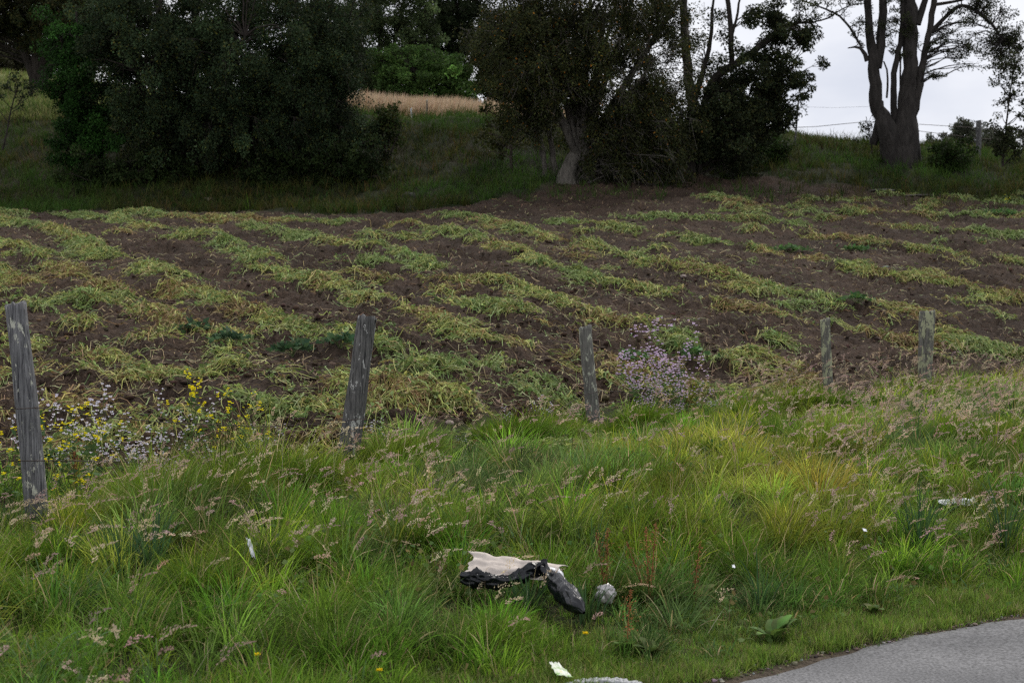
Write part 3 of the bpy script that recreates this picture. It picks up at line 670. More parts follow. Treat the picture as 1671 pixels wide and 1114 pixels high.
make_tree('shade_tree', 'very dark tall tree crown in the upper left corner beyond the meadow crest', 'tree', (60, 74),
  fan(60, 130, [(0, 0, 0), (60, -60, 0), (120, -20, 0), (180, 20, 0)], 9, 3),
  [(20, 10, 0, 4.5, 3, 1.7, 170, .7, 330), (130, 30, -1, 3, 3, 2.5, 110, .7, 300), (60, -110, 0, 6, 4, 3, 60, 1.2, 200), (-90, 20, 0, 3.2, 3, 2.8, 60, .8, 200)],
  [(.022, .030, .022), (.030, .036, .022), (.045, .04, .018)], leaf=.11)
for k_, (px, Y, w_, h_) in enumerate([(-40, 100, 4, 3.3), (45, 104, 4, 2.8), (120, 101, 3.5, 3.0)]):
    make_tree('thicket_bush', ['grey brown scrub bush on the meadow crest at the left picture edge', 'grey brown scrub bush on the meadow crest beneath the dark corner tree', 'grey brown scrub bush on the crest just behind the slender green tree'][k_], 'bush', (px, Y),
      fan(px, 118, [(px-40, 80, 0), (px+40, 75, 0), (px, 60, 0)], 2, 1), [(px, 88, 0, w_*.75, 1.5, 1.6, 110, .5, 260)], [(.050, .048, .044), (.045, .048, .04), (.065, .058, .05)], leaf=.12, group='scrub on the meadow crest', twig=.02)
# bare sapling on the left edge
make_tree('sapling', 'thin leaning sapling with sparse leaves on the bank at the far left', 'tree', (8, 51),
  [[(4, 245, 0, 1.6), (14, 200, 0, 1.3), (22, 160, 0, 1), (34, 125, 0, .6)], [(18, 180, 0, .8), (45, 160, 0, .5)], [(14, 200, 0, .8), (-10, 170, 0, .5)]],
  [(26, 140, 0, .55, .4, .45, 9, .2, 26), (45, 158, 0, .3, .3, .15, 4, .16, 20), (-4, 172, 0, .4, .3, .3, 5, .18, 22)], DKG, leaf=.1, twig=.01)
# trees in the middle distance
make_tree('far_tree', 'tall grey green tree with sky gaps behind the straw coloured grass', 'tree', (625, 84),
  fan(620, 175, [(570, 20, 0), (620, -50, 0), (660, 0, 0), (690, 40, 0)], 6, 2),
  [(560, 60, 0, 2.6, 2.5, 3.0, 110, .6, 230), (640, 20, 0, 2.5, 2, 2.0, 80, .55, 210), (620, 120, 0, 3.2, 1.6, 1.5, 100, .55, 230), (680, 70, .5, 1.6, 1.3, 2.2, 60, .5, 200), (620, -90, 0, 4.5, 3, 2.6, 50, 1, 160)],
  [(.065, .090, .065), (.085, .11, .075), (.05, .07, .052)], leaf=.12)  # leaf colours lightened to imitate distance haze
make_tree('conifer_tree', 'dark narrow evergreen with layered branches behind the bright green bush', 'tree', (735, 88),
  [[(735, 180, 0, 6), (733, 60, 0, 4.5), (730, -80, 0, 2)]],
  [(735, y_, 0, 1.35, 1.3, .35, 15, .5, 210) for y_ in range(-90, 130, 24)]+[(775, 30, .5, 1.6, 1, 2.6, 60, .6, 210), (700, 60, .5, .8, 1, 2.4, 24, .5, 180)], [(.018, .028, .02), (.026, .036, .024)], leaf=.13, droop=.2)
make_tree('green_bush', 'rounded bright green bush behind the straw coloured grass', 'bush', (712, 78),
  fan(712, 180, [(680, 120, 0), (715, 95, 0), (745, 110, 0)], 3, 1),
  [(712, 138, 0, 1.85, 1.4, 1.45, 100, .42, 260), (745, 150, 0, 1.2, 1.1, 1.0, 36, .4, 240), (665, 148, 0, 1.6, 1, 1.2, 50, .42, 240), (640, 120, .6, 1.2, 1, 1.3, 34, .42, 220), (690, 95, .8, 1.2, .9, 1.0, 30, .42, 200)], [(.065, .12, .050), (.085, .145, .06), (.05, .095, .04)], leaf=.12)
make_tree('hedge_tree', 'bushy dark green tree between the bright green bush and the multi-stemmed tree', 'tree', (800, 80),
  fan(800, 185, [(785, 80, 0), (820, 60, 0), (850, 110, 0)], 4, 1.5), [(805, 120, 0, 1.6, 1.5, 2.4, 70, .5, 220), (860, 140, 0, 1.8, 1.4, 1.6, 50, .5, 220)], [(.05, .08, .04), (.065, .095, .045)], leaf=.12)
# bushes on the bank under and beside the dense tree
make_tree('bank_shrub', 'dusty green shrub on the bank at the right end of the dense tree', 'bush', (635, 52.5),
  fan(632, 265, [(620, 200, 0), (640, 175, 0), (655, 205, 0)], 2, .7), [(635, 205, 0, .5, .5, .8, 26, .26, 150), (612, 230, 0, .5, .5, .6, 14, .26, 140)], [(.05, .07, .03), (.06, .06, .03), (.035, .06, .03)], leaf=.09, twig=.012)
for k_, (px, Y, h_) in enumerate([(430, 51.2, 46), (500, 51.2, 50), (565, 51, 46), (270, 51.4, 40), (180, 51, 30)]):
    make_tree('bank_undergrowth', ['low dark bush on the bank beneath the middle of the dense tree', 'low dark bush under the dense tree, second from its right end', 'low dark bush under the right end of the dense tree', 'low dark bush beside the main trunks of the dense tree', 'low dark bush on the bank at the foot of the slender green tree'][k_], 'bush', (px, Y),
      fan(px, 300, [(px-12, 300-h_, 0), (px+12, 296-h_, 0)], 1.5, .6), [(px, 300-h_*.6, 0, 1.25, .6, .65, 44, .3, 190)], [(.025, .042, .022), (.035, .05, .025)], leaf=.09, twig=.01, group='low bushes under the dense tree')
# thin pale sapling in front of the multi-stemmed tree
make_tree('sapling', 'thin straight pale sapling left of the pale flared trunk', 'tree', (836, 52),
  [[(836, 292, 0, 3), (834, 230, 0, 2.5), (830, 175, 0, 2), (834, 120, 0, 1.2)], [(832, 200, 0, 1.2), (800, 180, 0, .7), (780, 178, 0, .5)], [(834, 215, 0, 1.2), (866, 185, 0, .7)]],
  [(800, 180, 0, .6, .4, .2, 10, .22, 30), (825, 190, 0, .6, .5, .8, 14, .26, 40), (810, 235, .3, .8, .5, .6, 18, .3, 70)], [(.05, .065, .03), (.07, .07, .03)], leaf=.1, bark=(.07, .06, .045), twig=.012)
# large multi-stemmed tree in the centre
st = [(850, 60, -1), (880, 20, 0), (905, -20, .8), (935, -60, 0), (965, -30, -.6), (1000, 20, .5), (1040, -20, 0), (1080, 40, .6), (1110, 0, -.3), (870, 120, -1.2), (1060, 110, -1)]
make_tree('multi_stemmed_tree', 'wide dark many-stemmed tree with a pale flared trunk in the centre', 'tree', (925, 50.8),
  fan(948, 262, st, 7, 2)+[[(919, 306, -.25, 19), (923, 288, -.2, 14), (933, 262, 0, 11), (946, 235, .1, 11), (955, 205, .2, 9), (975, 120, .2, 6), (985, 20, 0, 4)],
  [(938, 306, -.1, 6), (938, 285, 0, 5), (940, 255, .1, 5)], [(908, 296, .5, 5), (900, 240, .4, 4), (885, 170, 0, 3.5), (872, 90, 0, 3)], [(890, 292, .5, 4), (885, 240, .1, 5), (862, 180, 0, 4), (850, 100, 0, 2)]],
  [(890, 60, 0, 2.3, 2.6, 2.3, 180, .5, 300), (870, 90, -1.6, 2.0, 1, 2.0, 70, .45, 260), (990, 30, 0, 2.8, 2.4, 1.9, 110, .5, 230), (1010, 60, -1.6, 2.4, 1, 1.7, 30, .42, 180), (1070, 80, 0, 1.5, 2.2, 2.6, 80, .5, 250), (860, 140, -.8, 1.4, 1.2, 1.3, 45, .45, 200), (960, 150, -.5, 1.4, 1.2, 1.1, 26, .42, 130),
   (1075, 190, -.2, 1.4, 1.5, 1.3, 60, .5, 240), (1000, 230, .8, 1.9, 1.2, .8, 50, .5, 230), (820, 60, .3, 1.2, 1.8, 2, 40, .5, 200), (862, 190, -.9, 1.0, .5, 1.0, 34, .38, 110), (1010, 190, -1.0, 1.2, .5, 1.0, 55, .38, 150), (1010, 250, -.6, 1.2, .6, .7, 40, .36, 180), (1080, 250, -.6, 1.0, .6, .7, 40, .36, 180), (940, 130, -1.8, 2.2, .5, .8, 50, .38, 120), (960, -110, 0, 5, 3.5, 2.4, 90, .9, 170)],
  [(.038, .044, .026), (.052, .056, .034), (.028, .034, .024), (.085, .075, .03), (.35, .15, .04)], [.34, .3, .28, .07, .01], leaf=.075, droop=.5, bark=(.11, .10, .085), twig=.012, sides=12)
# tree with the leaning limb right of centre
make_tree('leaning_limb_tree', 'dark tree right of centre with a limb leaning out against the sky', 'tree', (1125, 52),
  [[(1122, 292, 0, 12), (1128, 240, 0, 9), (1132, 190, 0, 8), (1125, 130, 0, 8), (1118, 60, 0, 7), (1115, -60, 0, 5)], [(1142, 292, .2, 6), (1140, 240, .1, 6), (1146, 180, 0, 6), (1165, 122, 0, 7), (1202, 106, 0, 7), (1230, 84, 0, 6), (1254, 61, 0, 5), (1282, 45, 0, 4), (1305, 34, 0, 3), (1330, 38, 0, 1.2)],
   [(1194, 106, 0, 5), (1193, 70, 0, 4.5), (1192, 41, 0, 4.5), (1187, 0, 0, 4), (1180, -80, 0, 3)], [(1194, 60, 0, 3), (1203, 30, 0, 2.2), (1210, -20, 0, 1.5)], [(1165, 122, 0, 4), (1195, 150, .3, 3.5), (1235, 165, .3, 2.5), (1270, 190, .3, 1.5)], [(1135, 160, 0, 5), (1160, 70, .2, 3.5), (1163, 20, .2, 2.2), (1166, -30, 0, 1.5)], [(1230, 84, 0, 3), (1260, 100, .2, 2), (1300, 125, 0, 1)]],
  [(1262, 42, 0, .8, .7, .5, 30, .34, 210), (1310, 60, 0, .4, .5, .45, 14, .3, 170), (1225, 130, .2, 1.5, 1.3, 1.15, 60, .38, 260), (1280, 135, 0, .9, .9, .9, 30, .32, 200), (1200, 195, .2, 1.4, 1.2, .8, 66, .42, 280), (1255, 190, 0, .9, .9, .5, 30, .34, 200), (1160, 130, .3, .9, 1, 1.5, 22, .38, 150), (1190, 240, -.2, 1.3, 1, .7, 36, .42, 230), (1150, 210, -.2, 1, 1, 1.2, 36, .45, 230), (1315, 15, 0, .35, .4, .4, 6, .25, 90), (1160, 60, .3, .8, .8, 1, 10, .35, 60)],
  [(.028, .036, .030), (.036, .046, .036), (.022, .03, .024), (.05, .052, .03)], leaf=.085, bark=(.034, .029, .024), twig=.018)
# big pale-barked tree on the ridge
H5 = [[(1460, 266, 0, 22), (1457, 235, 0, 22), (1449, 215, 0, 20), (1437, 195, 0, 13), (1430, 165, 0, 11), (1427, 138, 0, 10.5), (1427, 100, 0, 9), (1420, 60, 0, 7), (1415, 0, 0, 6), (1412, -90, 0, 5)],
 [(1430, 110, .1, 8), (1437, 78, .1, 7), (1440, 40, .1, 6.5), (1440, -20, 0, 6), (1445, -120, 0, 4)],
 [(1464, 250, .1, 18), (1462, 200, .1, 7), (1459, 180, 0, 5), (1458, 113, 0, 4.5), (1466, 88, 0, 4.5), (1472, 50, 0, 4), (1473, 0, 0, 4), (1475, -80, 0, 3)],
 [(1447, 160, 0, 1.8), (1450, 135, 0, 1.8), (1449, 108, 0, 1.5), (1442, 100, 0, 1.2)], [(1468, 170, 0, 1.5), (1470, 100, 0, 1.5), (1468, 60, 0, 1)],
 [(1480, 282, -.3, 20), (1477, 245, -.1, 22), (1477, 215, 0, 20), (1479, 180, 0, 15), (1481, 151, 0, 13.5), (1486, 110, 0, 12), (1488, 80, 0, 12), (1487, 40, 0, 12), (1486, 0, 0, 10), (1484, -100, 0, 8)],
 [(1484, 215, 0, 6), (1491, 180, 0, 8), (1497, 150, 0, 8), (1502, 118, 0, 6.5), (1507, 95, 0, 5.5), (1514, 63, 0, 5), (1521, 25, 0, 5), (1527, -10, 0, 5), (1530, -80, 0, 4)],
 [(1496, 40, 0, 6), (1508, 10, 0, 5), (1515, -40, 0, 3)],
 [(1520, 50, 0, 3.6), (1537, 35, 0, 3.4), (1554, 15, -.3, 3), (1571, 3, -.5, 3), (1589, 15, -.6, 2.7), (1609, 33, -.6, 2.4), (1627, 41, -.6, 2.2), (1628, 60, -.6, 2), (1640, 70, -.6, 1.8), (1665, 73, -.6, 1)],
 [(1522, 54, 0, 2.4), (1544, 40, .4, 2), (1571, 35, .5, 1.6), (1599, 37, .5, 1), (1612, 46, .5, .6)],
 [(1526, 8, 0, 3), (1548, 4, 0, 2.6), (1571, 3, 0, 2.2), (1595, -14, 0, 1.4)],
 [(1415, 100, 0, 4), (1411, 84, 0, 3), (1404, 73, 0, 2.6), (1396, 72, 0, 1.5), (1384, 79, 0, .8)],
 [(1405, 75, 0, 2.2), (1393, 58, .2, 2), (1383, 35, .3, 1.9), (1363, 21, .3, 1.8), (1345, 14, .3, 1.5), (1330, 9, .3, 1.3), (1312, 1, .3, .8)],
 [(1363, 22, .3, 1.5), (1350, 33, .2, 1.5), (1338, 36, .2, 1.4), (1322, 38, .2, 1.2), (1300, 37, .2, .9)], [(1363, 22, .3, 1.2), (1378, 11, .3, 1.1), (1395, 6, .3, 1), (1412, 5, .3, .8)],
 [(1425, 236, .2, 6), (1433, 215, .1, 7), (1439, 190, 0, 7), (1438, 165, 0, 4)], [(1499, 266, .2, 7), (1492, 235, .1, 8), (1489, 200, 0, 8), (1487, 165, 0, 5)]]
make_tree('ridge_tree', 'tall pale barked tree of several fused stems standing on the ridge against the sky', 'tree', (1468, 55.2), H5,
  [(1600, 15, -.3, .9, .8, .5, 42, .26, 60), (1600, 78, -.3, 1.1, .8, .30, 38, .24, 62), (1640, 60, -.3, .7, .8, .55, 40, .26, 62), (1650, 95, -.3, .5, .7, .4, 16, .24, 80), (1522, 120, 0, .22, .3, .18, 6, .2, 60), (1522, 82, 0, .25, .3, .15, 6, .18, 45),
   (1460, 40, .1, .5, .4, 1.0, 26, .2, 55), (1405, 45, 0, .35, .4, .6, 14, .18, 40), (1480, 60, -.2, .5, .3, .9, 16, .2, 50), (1390, 0, 0, .8, .6, .25, 12, .24, 50), (1340, 12, 0, .7, .5, .3, 8, .18, 25), (1560, 30, 0, .6, .6, .6, 12, .22, 40),
   (1455, -110, 0, 4.5, 4, 2.3, 90, .6, 150), (1600, -70, 0, 2.8, 2.2, 1.3, 40, .45, 120), (1545, 60, 0, .5, .5, .4, 8, .2, 35)],
  [(.035, .042, .034), (.048, .054, .04), (.03, .034, .028)], leaf=.068, bark=(.034, .030, .027), twig=.016, wig=.025, sides=14)
make_tree('sapling', 'sparse leafy sapling at the right edge of the picture with open sky behind', 'tree', (1640, 50.5),
  [[(1636, 272, 0, 1.6), (1640, 220, 0, 1.6), (1646, 170, 0, 1.4), (1652, 120, 0, 1), (1660, 80, 0, .7)], [(1642, 205, 0, 1), (1660, 190, 0, .7), (1672, 180, 0, .5)], [(1648, 160, 0, 1), (1630, 135, 0, .6)], [(1640, 225, 0, 1), (1622, 215, 0, .6)]],
  [(1650, 120, 0, .6, .5, .7, 18, .24, 34), (1636, 130, 0, .35, .3, .4, 8, .2, 26), (1645, 215, 0, .4, .3, .3, 12, .22, 60), (1625, 205, 0, .3, .3, .3, 6, .2, 30), (1665, 160, 0, .4, .4, .5, 12, .22, 40), (1640, 245, 0, .5, .4, .3, 10, .25, 80)],
  [(.03, .038, .03), (.04, .045, .03)], leaf=.095, twig=.01)
make_tree('seedling', 'small leafy shoot growing against the left side of the ridge tree trunk', 'plant', (1418, 56),
  [[(1424, 240, 0, 1), (1417, 215, 0, .8), (1413, 190, 0, .5)]], [(1417, 208, 0, .22, .2, .5, 14, .14, 14)], [(.04, .05, .03)], leaf=.085, twig=.006)
for k_, (px, Y, t_, w_, hh) in enumerate([(1527, 112, 224, .95, .8), (1573, 116, 190, 1.3, 1.75), (1622, 120, 208, 1.7, 1.2), (1700, 120, 205, 2.4, 1.5)]):
    cy = t_+hh*F/Y
    make_tree('distant_tree', ['smallest round tree on the skyline just right of the ridge tree', 'tallest dark tree on the skyline behind the thick far fence post', 'low wide dark tree on the skyline right of the far fence post', 'dark skyline tree cut by the right edge of the picture'][k_], 'tree', (px, Y),
      [[(px, 300, 0, 3), (px-2, cy+6, 0, 2.4), (px, t_+6, 0, 1)]], [(px, cy, 0, w_, 1, hh, 70 if k_ else 30, .36, 170), (px+3, cy+hh*12, 0, w_*1.1, 1, hh*.6, 34, .36, 170)], [(.10, .105, .13), (.12, .125, .15), (.08, .085, .11)], leaf=.13, group='trees on the skyline')  # haze painted in: leaf colours made paler and bluer for the distance
for k_, (px, Y, rx, rz, h_) in enumerate([(1095, 53.2, .9, .55, 35), (1195, 54.2, 1.2, .6, 35), (1245, 55, .8, .45, 24), (1545, 54.8, .45, .5, 24), (1010, 52.5, 1.2, .6, 30)]):
    x, y, z = at_pix(px, Y); bpx, bpy_ = project(x, y, z)
    make_tree('ridge_shrub', ['dark shrub on the bank between the many-stemmed tree and the leaning limb tree', 'dark green shrub below the leaning limb on the bank', 'low green shrub at the crest where the sky begins', 'small round dark shrub on the grass right of the ridge tree', 'dark shrub right of the pale flared trunk'][k_], 'bush', (px, Y),
      fan(px, bpy_, [(px-10, bpy_-h_*.8, 0), (px+12, bpy_-h_*.9, 0)], 1.4, .6), [(px, bpy_-h_*.45, 0, rx, .7, rz, 40, .3, 170)], [(.028, .055, .022), (.038, .065, .026), (.03, .042, .022)], leaf=.09, twig=.01)

# ------------------------------------------------------------------ wooden posts and wire
def wood_mat(name, c0, c1, lichen, lc, seed):
    m, t, N, L, o = new_mat(name)
    tc = N('ShaderNodeTexCoord'); mp = N('ShaderNodeMapping'); mp.inputs['Scale'].default_value = (1, 1, .05); mp.inputs['Location'].default_value = (seed, seed, 0)
    L(tc.outputs['Object'], mp.inputs['Vector'])
    a = N('ShaderNodeTexNoise'); a.inputs['Scale'].default_value = 70; a.inputs['Detail'].default_value = 7; a.inputs['Roughness'].default_value = .7; L(mp.outputs[0], a.inputs['Vector'])
    r = N('ShaderNodeValToRGB'); r.color_ramp.elements[0].position = .36; r.color_ramp.elements[0].color = (*c0, 1); r.color_ramp.elements[1].position = .66; r.color_ramp.elements[1].color = (*c1, 1); L(a.outputs['Fac'], r.inputs[0])
    b = N('ShaderNodeTexNoise'); b.inputs['Scale'].default_value = 14; b.inputs['Detail'].default_value = 8; b.inputs['Roughness'].default_value = .72
    mp2 = N('ShaderNodeMapping'); mp2.inputs['Scale'].default_value = (1, 1, .45); mp2.inputs['Location'].default_value = (seed*2, 0, seed); L(tc.outputs['Object'], mp2.inputs['Vector']); L(mp2.outputs[0], b.inputs['Vector'])
    q = N('ShaderNodeMapRange'); q.inputs[1].default_value = lichen; q.inputs[2].default_value = lichen+.04; L(b.outputs['Fac'], q.inputs[0])
    mx = N('ShaderNodeMix'); mx.data_type = 'RGBA'; L(q.outputs[0], mx.inputs[0]); L(r.outputs[0], mx.inputs[6]); mx.inputs[7].default_value = (*lc, 1)
    p = N('ShaderNodeBsdfPrincipled'); p.inputs['Roughness'].default_value = .9; p.inputs['Specular IOR Level'].default_value = .2; L(mx.outputs[2], p.inputs['Base Color'])
    bp = N('ShaderNodeBump'); bp.inputs['Strength'].default_value = .9; bp.inputs['Distance'].default_value = .006; L(a.outputs['Fac'], bp.inputs['Height']); L(bp.outputs[0], p.inputs['Normal']); L(p.outputs[0], o.inputs[0])
    return m
def wood_post(name, top, bot, Yb, hw_top, hw_bot, mat, parent, off, seed, tilt_top=.02, ybend=0.0, notch=0, label=None):
    """post between photo pixels top and bot at distance Yb, half widths in pixels"""
    rg = np.random.default_rng(seed); K, n = 46, 28
    a = np.array(pw(*bot, Yb)); b = np.array(pw(*top, Yb+ybend)); a = a+(a-b)*.12
    t = np.linspace(0, 1, K); th = np.linspace(0, 2*np.pi, n, endpoint=False)
    grooves = sum(.06*rg.random()*np.exp(-((np.mod(th-c+np.pi, 2*np.pi)-np.pi)/.10)**2) for c in rg.uniform(0, 6.28, 9))*1.6
    lob = .05*np.sin(2*th+rg.uniform(0, 6))+.04*np.sin(3*th+rg.uniform(0, 6))
    V = []
    for i, tt in enumerate(t):
        c = a+(b-a)*tt; c = c+np.array([.006*math.sin(5*tt+seed), .004*math.sin(7*tt), 0])
        r = (hw_bot*(1-tt)+hw_top*tt)/F*Yb*(1+.035*math.sin(6*tt+seed)+.02*math.sin(17*tt+seed*2))
        w_ = 1+lob-grooves*(.6+.4*math.sin(4*tt+seed))+rg.normal(size=n)*.008
        x = c[0]+np.cos(th)*r*w_; y = c[1]+np.sin(th)*r*w_; z = c[2]+0*th
        if i == K-1: z = z+tilt_top*np.cos(th)+rg.normal(size=n)*.012-notch*(np.cos(th-1) > .3)*.04
        V.append(np.stack([x, y, z], -1))
    top_r = V[-1]; c = top_r.mean(0)
    for f in (.6, .2, .01): V.append(c+(top_r-c)*f+np.array([0, 0, .004])+rg.normal(size=(n, 3))*.002*(f > .1))
    V = np.concatenate(V); k = K+3
    bb = np.arange(k-1)[:, None]*n; j = np.arange(n)[None]; j2 = (j+1) % n
    Q = np.stack([bb+j, bb+j2, bb+n+j2, bb+n+j], -1).reshape(-1, 4)
    o = mesh(name, V-off, Q, mat, parent=parent, smooth=True)
    if label: o['label'] = label
    return o
W1 = wood_mat('weathered_wood', (.030, .030, .034), (.22, .218, .225), .58, (.45, .45, .38), 1)
W2 = wood_mat('cracked_wood', (.022, .022, .023), (.17, .165, .16), .57, (.45, .45, .43), 5)
W3 = wood_mat('lichened_wood', (.06, .06, .055), (.19, .18, .165), .53, (.36, .37, .30), 9)
W4 = wood_mat('mossy_wood', (.06, .06, .05), (.2, .19, .17), .50, (.33, .34, .22), 13)
fx, fyy, fz = at_pix(585, 11.9); FO = np.array([fx, fyy, fz])
fence = empty('barbed_wire_fence', FO, 'old barbed wire fence of weathered leaning posts along the field edge', 'fence')
PO = [((26, 497), (65, 880), 8.6, 17.5, 19, W1, 'thick grey post leaning left, nearest of the fence'), ((601, 516), (563, 775), 11.9, 16, 18, W2, 'dark cracked post leaning right'),
      ((955, 533), (970, 720), 15.7, 10.5, 11.5, W3, 'slim lichened post beside the purple flowers'), ((1346, 521), (1354, 672), 18.6, 7.5, 9, W4, 'thin mossy post'), ((1513, 507), (1509, 655), 21.4, 12, 10.5, W4, 'short gnarled post, farthest of the fence')]
for i, (tp, bt_, Yb, h1, h2, mt_, lb) in enumerate(PO):
    wood_post('post', tp, bt_, Yb, h1, h2, mt_, fence, FO, 30+i, .012, 0, 1 if i in (1, 4) else 0, lb)
def plain(name, c, rough=.6, metal=0, spec=.5, bump=0, bs=30):
    m, t, N, L, o = new_mat(name); p = N('ShaderNodeBsdfPrincipled'); p.inputs['Roughness'].default_value = rough; p.inputs['Metallic'].default_value = metal; p.inputs['Specular IOR Level'].default_value = spec
    tcn = N('ShaderNodeTexCoord'); nz = N('ShaderNodeTexNoise'); nz.inputs['Scale'].default_value = bs; nz.inputs['Detail'].default_value = 5; L(tcn.outputs['Object'], nz.inputs['Vector'])
    r = N('ShaderNodeValToRGB'); r.color_ramp.elements[0].position = .3; r.color_ramp.elements[0].color = (*[q*.7 for q in c], 1); r.color_ramp.elements[1].position = .7; r.color_ramp.elements[1].color = (*[min(1, q*1.15) for q in c], 1)
    L(nz.outputs['Fac'], r.inputs[0]); L(r.outputs[0], p.inputs['Base Color'])
    if bump:
        b = N('ShaderNodeBump'); b.inputs['Strength'].default_value = bump; b.inputs['Distance'].default_value = .01; L(nz.outputs['Fac'], b.inputs['Height']); L(b.outputs[0], p.inputs['Normal'])
    L(p.outputs[0], o.inputs[0]); return m
M_WIRE = plain('rusty_wire', (.05, .035, .03), .7, .3)
def wire(pts, name='wire', parent=None, off=None, r=.0032, barb=.12):
    P = np.array([pw(*p) for p in pts]); P = smooth_path(P, .08); s = Soup(); tube(s, P, r, (0, 0, 0), 5)
    if barb:
        d = np.r_[0, np.cumsum(np.linalg.norm(np.diff(P, axis=0), axis=1))]
        for t in np.arange(.06, d[-1], barb):
            c = np.array([np.interp(t, d, P[:, j]) for j in range(3)])
            for _ in range(2):
                v = unit(rng.normal(size=3))*.016; tube(s, np.array([c-v, c, c+v]), [.0008, .0022, .0008], (0, 0, 0), 4)
    return s.build(name, M_WIRE, parent, off=off)
wire([(-300, 640, 7.2), (0, 668, 8.4), (40, 667, 8.46), (65, 663, 8.47), (134, 677, 8.9), (268, 689, 9.8), (436, 696, 10.8), (545, 690, 11.6), (575, 685, 11.7), (592, 681, 11.72), (657, 704, 12.3), (760, 712, 13.2), (860, 700, 14.3), (950, 645, 15.5), (975, 638, 15.55), (1100, 640, 16.6), (1230, 632, 17.6), (1342, 600, 18.45), (1358, 598, 18.45), (1430, 600, 19.9), (1500, 578, 21.2), (1522, 577, 21.2), (1700, 590, 24)], parent=fence, off=FO)
wire([(-300, 745, 7.2), (0, 751, 8.4), (45, 752, 8.44), (70, 751, 8.46), (144, 752, 8.9), (268, 754, 9.8), (420, 757, 10.8), (556, 745, 11.7), (590, 742, 11.72), (700, 758, 12.6), (830, 745, 14.1), (958, 690, 15.5), (978, 687, 15.55), (1150, 680, 17.0), (1346, 645, 18.45), (1362, 644, 18.45), (1506, 622, 21.2), (1700, 625, 24)], parent=fence, off=FO)
# far fence on the ridge
x, y, z = at_pix(1597, 57); O2 = np.array([x, y, z])
ff = empty('ridge_fence', O2, 'old wire fence along the ridge with one thick and one thin post', 'fence')
wood_post('post', (1597, 197), (1597, 272), 57, 4.2, 4.2, W2, ff, O2, 60)
wood_post('post', (1303, 163), (1298, 228), 58, 1.2, 1.5, W2, ff, O2, 61)
wire([(1240, 212, 58), (1300, 208, 58), (1330, 207, 58), (1360, 204, 57.6), (1420, 198, 56.6)], parent=ff, off=O2, r=.012, barb=0)
wire([(1500, 203, 56.5), (1597, 209, 57), (1700, 214, 57)], parent=ff, off=O2, r=.011, barb=0)
wire([(1500, 214, 56.5), (1597, 226, 57), (1700, 232, 57)], parent=ff, off=O2, r=.011, barb=0)
wire([(1250, 172, 58), (1300, 174, 58), (1360, 176, 57.6), (1420, 174, 56.6)], parent=ff, off=O2, r=.004, barb=0)
x, y, z = at_pix(697, 60.3); o3 = np.array([x, y, z])
rt = empty('boundary_stake', o3, 'thin dark stake in front of the straw coloured grass', 'stake'); wood_post('stake', (697, 163), (696, 194), 60.3, 1.1, 1.0, W2, rt, o3, 62)
x, y, z = at_pix(671, 60.3); o3 = np.array([x, y, z])
rt = empty('boundary_stake', o3, 'short white stake in front of the straw coloured grass', 'stake'); wood_post('stake', (671, 177), (671, 194), 60.3, 1.5, 1.5, plain('white_paint', (.6, .6, .6)), rt, o3, 63)

# ------------------------------------------------------------------ flowering weeds
def copy_tree(o, parent=None):
    c = o.copy(); COL.objects.link(c); c.parent = parent
    for ch in list(o.children): copy_tree(ch, c)
    return c
def weed(name, height, spread, nst, heads, petal, psz, nper, leafn, leafsz, stemc=(.12, .18, .05), cr=.02):
    """stems branching upward with flower clusters and leaves; returns an Empty at the origin"""
    root = bpy.data.objects.new(name, None); COL.objects.link(root)
    s = Soup(); f = Soup(); lf = Soup()
    for _ in range(nst):
        a = rng.uniform(0, 6.28); h = height*rng.uniform(.6, 1.05); sp = spread*rng.random()**.6
        tip = np.array([math.cos(a)*sp, math.sin(a)*sp, h]); K = 6; t = np.linspace(0, 1, K)[:, None]
        P = tip*t+np.array([0, 0, .15*h])*np.sin(np.pi*t)*.6+rng.normal(size=(K, 3))*.006; P[0] = rng.normal(size=3)*.01*[1, 1, 0]
        tube(s, P, np.linspace(.0028, .0011, K), np.array(stemc)*rng.uniform(.8, 1.2), 4)
        for k in range(heads):
            tt = rng.uniform(.55, 1) if k else 1.0; c0 = np.array([np.interp(tt, t[:, 0], P[:, j]) for j in range(3)])
            c1 = c0+(unit(rng.normal(size=3)*[1, 1, .3]+[0, 0, .9])*height*.12*rng.uniform(.3, 1) if k else 0)
            if k: tube(s, np.array([c0, (c0+c1)/2+rng.normal(size=3)*.004, c1]), [.0013, .001, .0008], np.array(stemc), 3)
            m = max(2, int(nper*rng.uniform(.5, 1.4))); o = rng.normal(size=(m, 3))*cr*[1, 1, .7]
            for q in range(4):
                an = rng.uniform(0, 6.28, m)*0+q*np.pi/2+rng.normal(size=m)*.2
                leaves(f, c1+o, np.stack([np.cos(an), np.sin(an), .35+.3*rng.random(m)], -1), psz*rng.uniform(.8, 1.2, m), palette(petal, m, .06), .42, .05)
        m = leafn; tt = rng.uniform(0, .75, m); pp = np.stack([np.interp(tt, t[:, 0], P[:, j]) for j in range(3)], -1)
        leaves(lf, pp, rng.normal(size=(m, 3))*[1, 1, .4]+[0, 0, .35], leafsz*rng.uniform(.5, 1.2, m), palette([(.08, .14, .04), (.11, .17, .05), (.07, .12, .05)], m, .12), .22, .1)
    s.build('stem', M_GRASS, root); f.build('bloom', M_PETAL, root); lf.build('leaves', M_LEAF, root)
    return root
YEL = [(.86, .76, .02), (.88, .80, .04), (.84, .68, .02)]
must = [weed('mustard_plant', .55, .24, 4, 2, YEL, .0115, 6, 9, .06, cr=.0115) for _ in range(3)]
used = {}
